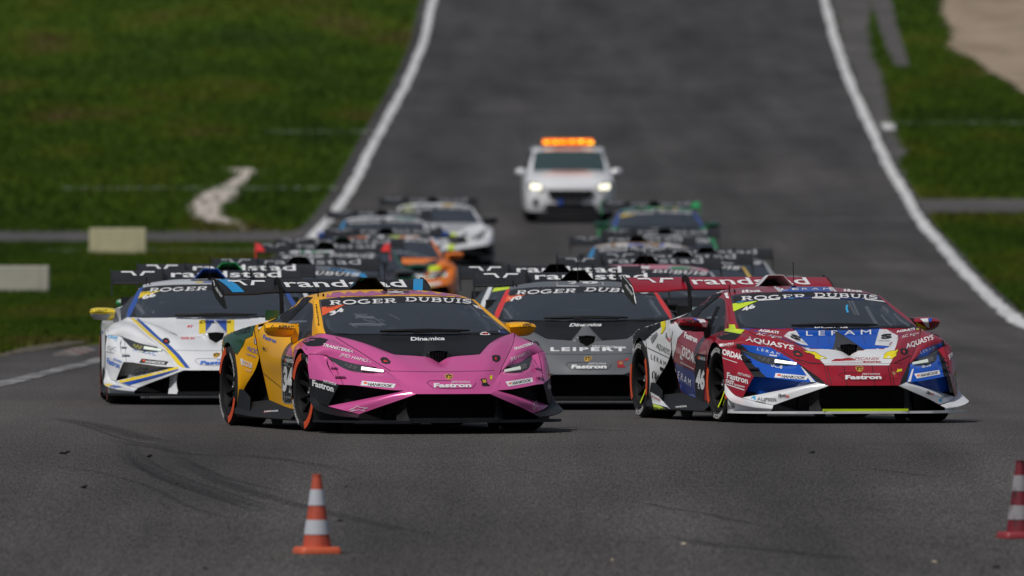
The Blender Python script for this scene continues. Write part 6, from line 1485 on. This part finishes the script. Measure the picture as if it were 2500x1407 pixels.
# ------------------------------------------------------------------ pale boards on the left verge
def board(u0, u1, v0, v1, D, col, name, label):
    s = F / D; w = (u1 - u0) / s; h = (v1 - v0) / s
    root = bpy.data.objects.new('foam_block', None); link(root); root.location = (((u0 + u1) / 2 - CX) / s, D, zg(D)); tag(root, label, 'barrier block', 'foam blocks on the left verge')
    z0 = HC - (v1 - YH) / s - zg(D)
    bm = bmesh.new(); bmesh.ops.create_cube(bm, size=1, matrix=Matrix.Translation((0, .3, z0 + h/2)) @ Matrix.Diagonal((w, .6, h, 1)))
    bmesh.ops.bevel(bm, geom=bm.edges[:], offset=.012, segments=1, affect='EDGES'); me = bm_mesh('foam_body', bm, False); me.materials.append(paint(name, col, .7, coat=0, dirt=.25, scale=2.5, spec=.2)); link(bpy.data.objects.new('foam_body', me), root)
    for k in (-.35, .35):
        sb = Mesh().box((k*w, -.003, z0 + h/2), (.02, .008, h * .96)).build('strap', smooth=False); sb.materials.append(paint(name + '_strap', tuple(c*.9 for c in col), .7, coat=0)); link(bpy.data.objects.new('strap', sb), root)
board(-40, 119, 650, 716, v2d(714), (.50,.48,.41), 'foam_grey', 'pale grey foam block on the grass at the left edge of the picture')
board(218, 356, 558, 621, v2d(619), (.60,.56,.36), 'foam_cream', 'cream foam block on the grass where the side road meets the verge')

# ------------------------------------------------------------------ bits of rubber and stones on the tarmac
def debris(z, x, y, size, kind, label):
    (u, v), = to_px(z, [(x, y)]); p = G(u, v); r = random.Random(int(x * 7 + y))
    if kind == 'strip':
        m = Mesh(); pts = [(-size, 0, .006), (-size*.5, .02, .012), (0, 0, .008), (size*.5, -.02, .018), (size, 0, .020)]
        m.tube(pts, [.004, .011, .009, .010, .003], 6); mat = C['rubber']; nm = 'rubber_scrap'; cat = 'rubber scrap'
    else:
        m = Mesh(); bm = bmesh.new(); bmesh.ops.create_icosphere(bm, subdivisions=2, radius=size)
        for vv in bm.verts: vv.co = Vector((vv.co.x * r.uniform(.8, 1.2), vv.co.y * r.uniform(.8, 1.2), abs(vv.co.z) * .7))
        me0 = bpy.data.meshes.new('x'); bm.to_mesh(me0); bm.free(); m.add([v_.co for v_ in me0.vertices], [tuple(q.vertices) for q in me0.polygons]); mat = C['rubber'] if kind == 'lump' else flat('pale_stone', (.45,.38,.28), .8); nm = 'rubber_scrap' if kind == 'lump' else 'stone'; cat = 'rubber scrap' if kind == 'lump' else 'stone'
    me = m.build(nm); me.materials.append(mat); o = link(bpy.data.objects.new(nm, me)); o.location = (p.x, p.y, zg(p.y) + .002); tag(o, label, cat, 'scraps and stones on the tarmac')
debris(Zg1, 360, 250, .04, 'strip', 'curled black rubber scrap on the tarmac at the far left')
debris(Zg1, 468, 440, .022, 'strip', 'thin black rubber sliver on the lower left tarmac')
debris(Zg1, 830, 268, .02, 'strip', 'small rubber sliver between two skid marks on the left')
debris(Zg1, 980, 416, .018, 'lump', 'tiny black rubber lump on the longest skid mark')
debris(Zg1, 1885, 622, .022, 'lump', 'dark rubber lump just right of the orange cone')
debris(Zg1, 1140, 888, .018, 'lump', 'tiny black lump near the bottom edge left of the cone')
debris(Zg1, 1922, 432, .013, 'lump', 'tiny black lump above and right of the orange cone')
debris(Zg2, 1323, 243, .024, 'lump', 'black rubber chunk below the nose of the red car')
debris(Zg2, 613, 750, .019, 'stone', 'pale stone on the tarmac near the bottom middle')
debris(Zg2, 218, 838, .014, 'stone', 'small whitish stone near the bottom edge')
debris(Zg2, 2003, 850, .018, 'stone', 'tan stone near the bottom right corner')
debris(Zg2, 2345, 882, .028, 'lump', 'black rubber lump near the bottom right corner')
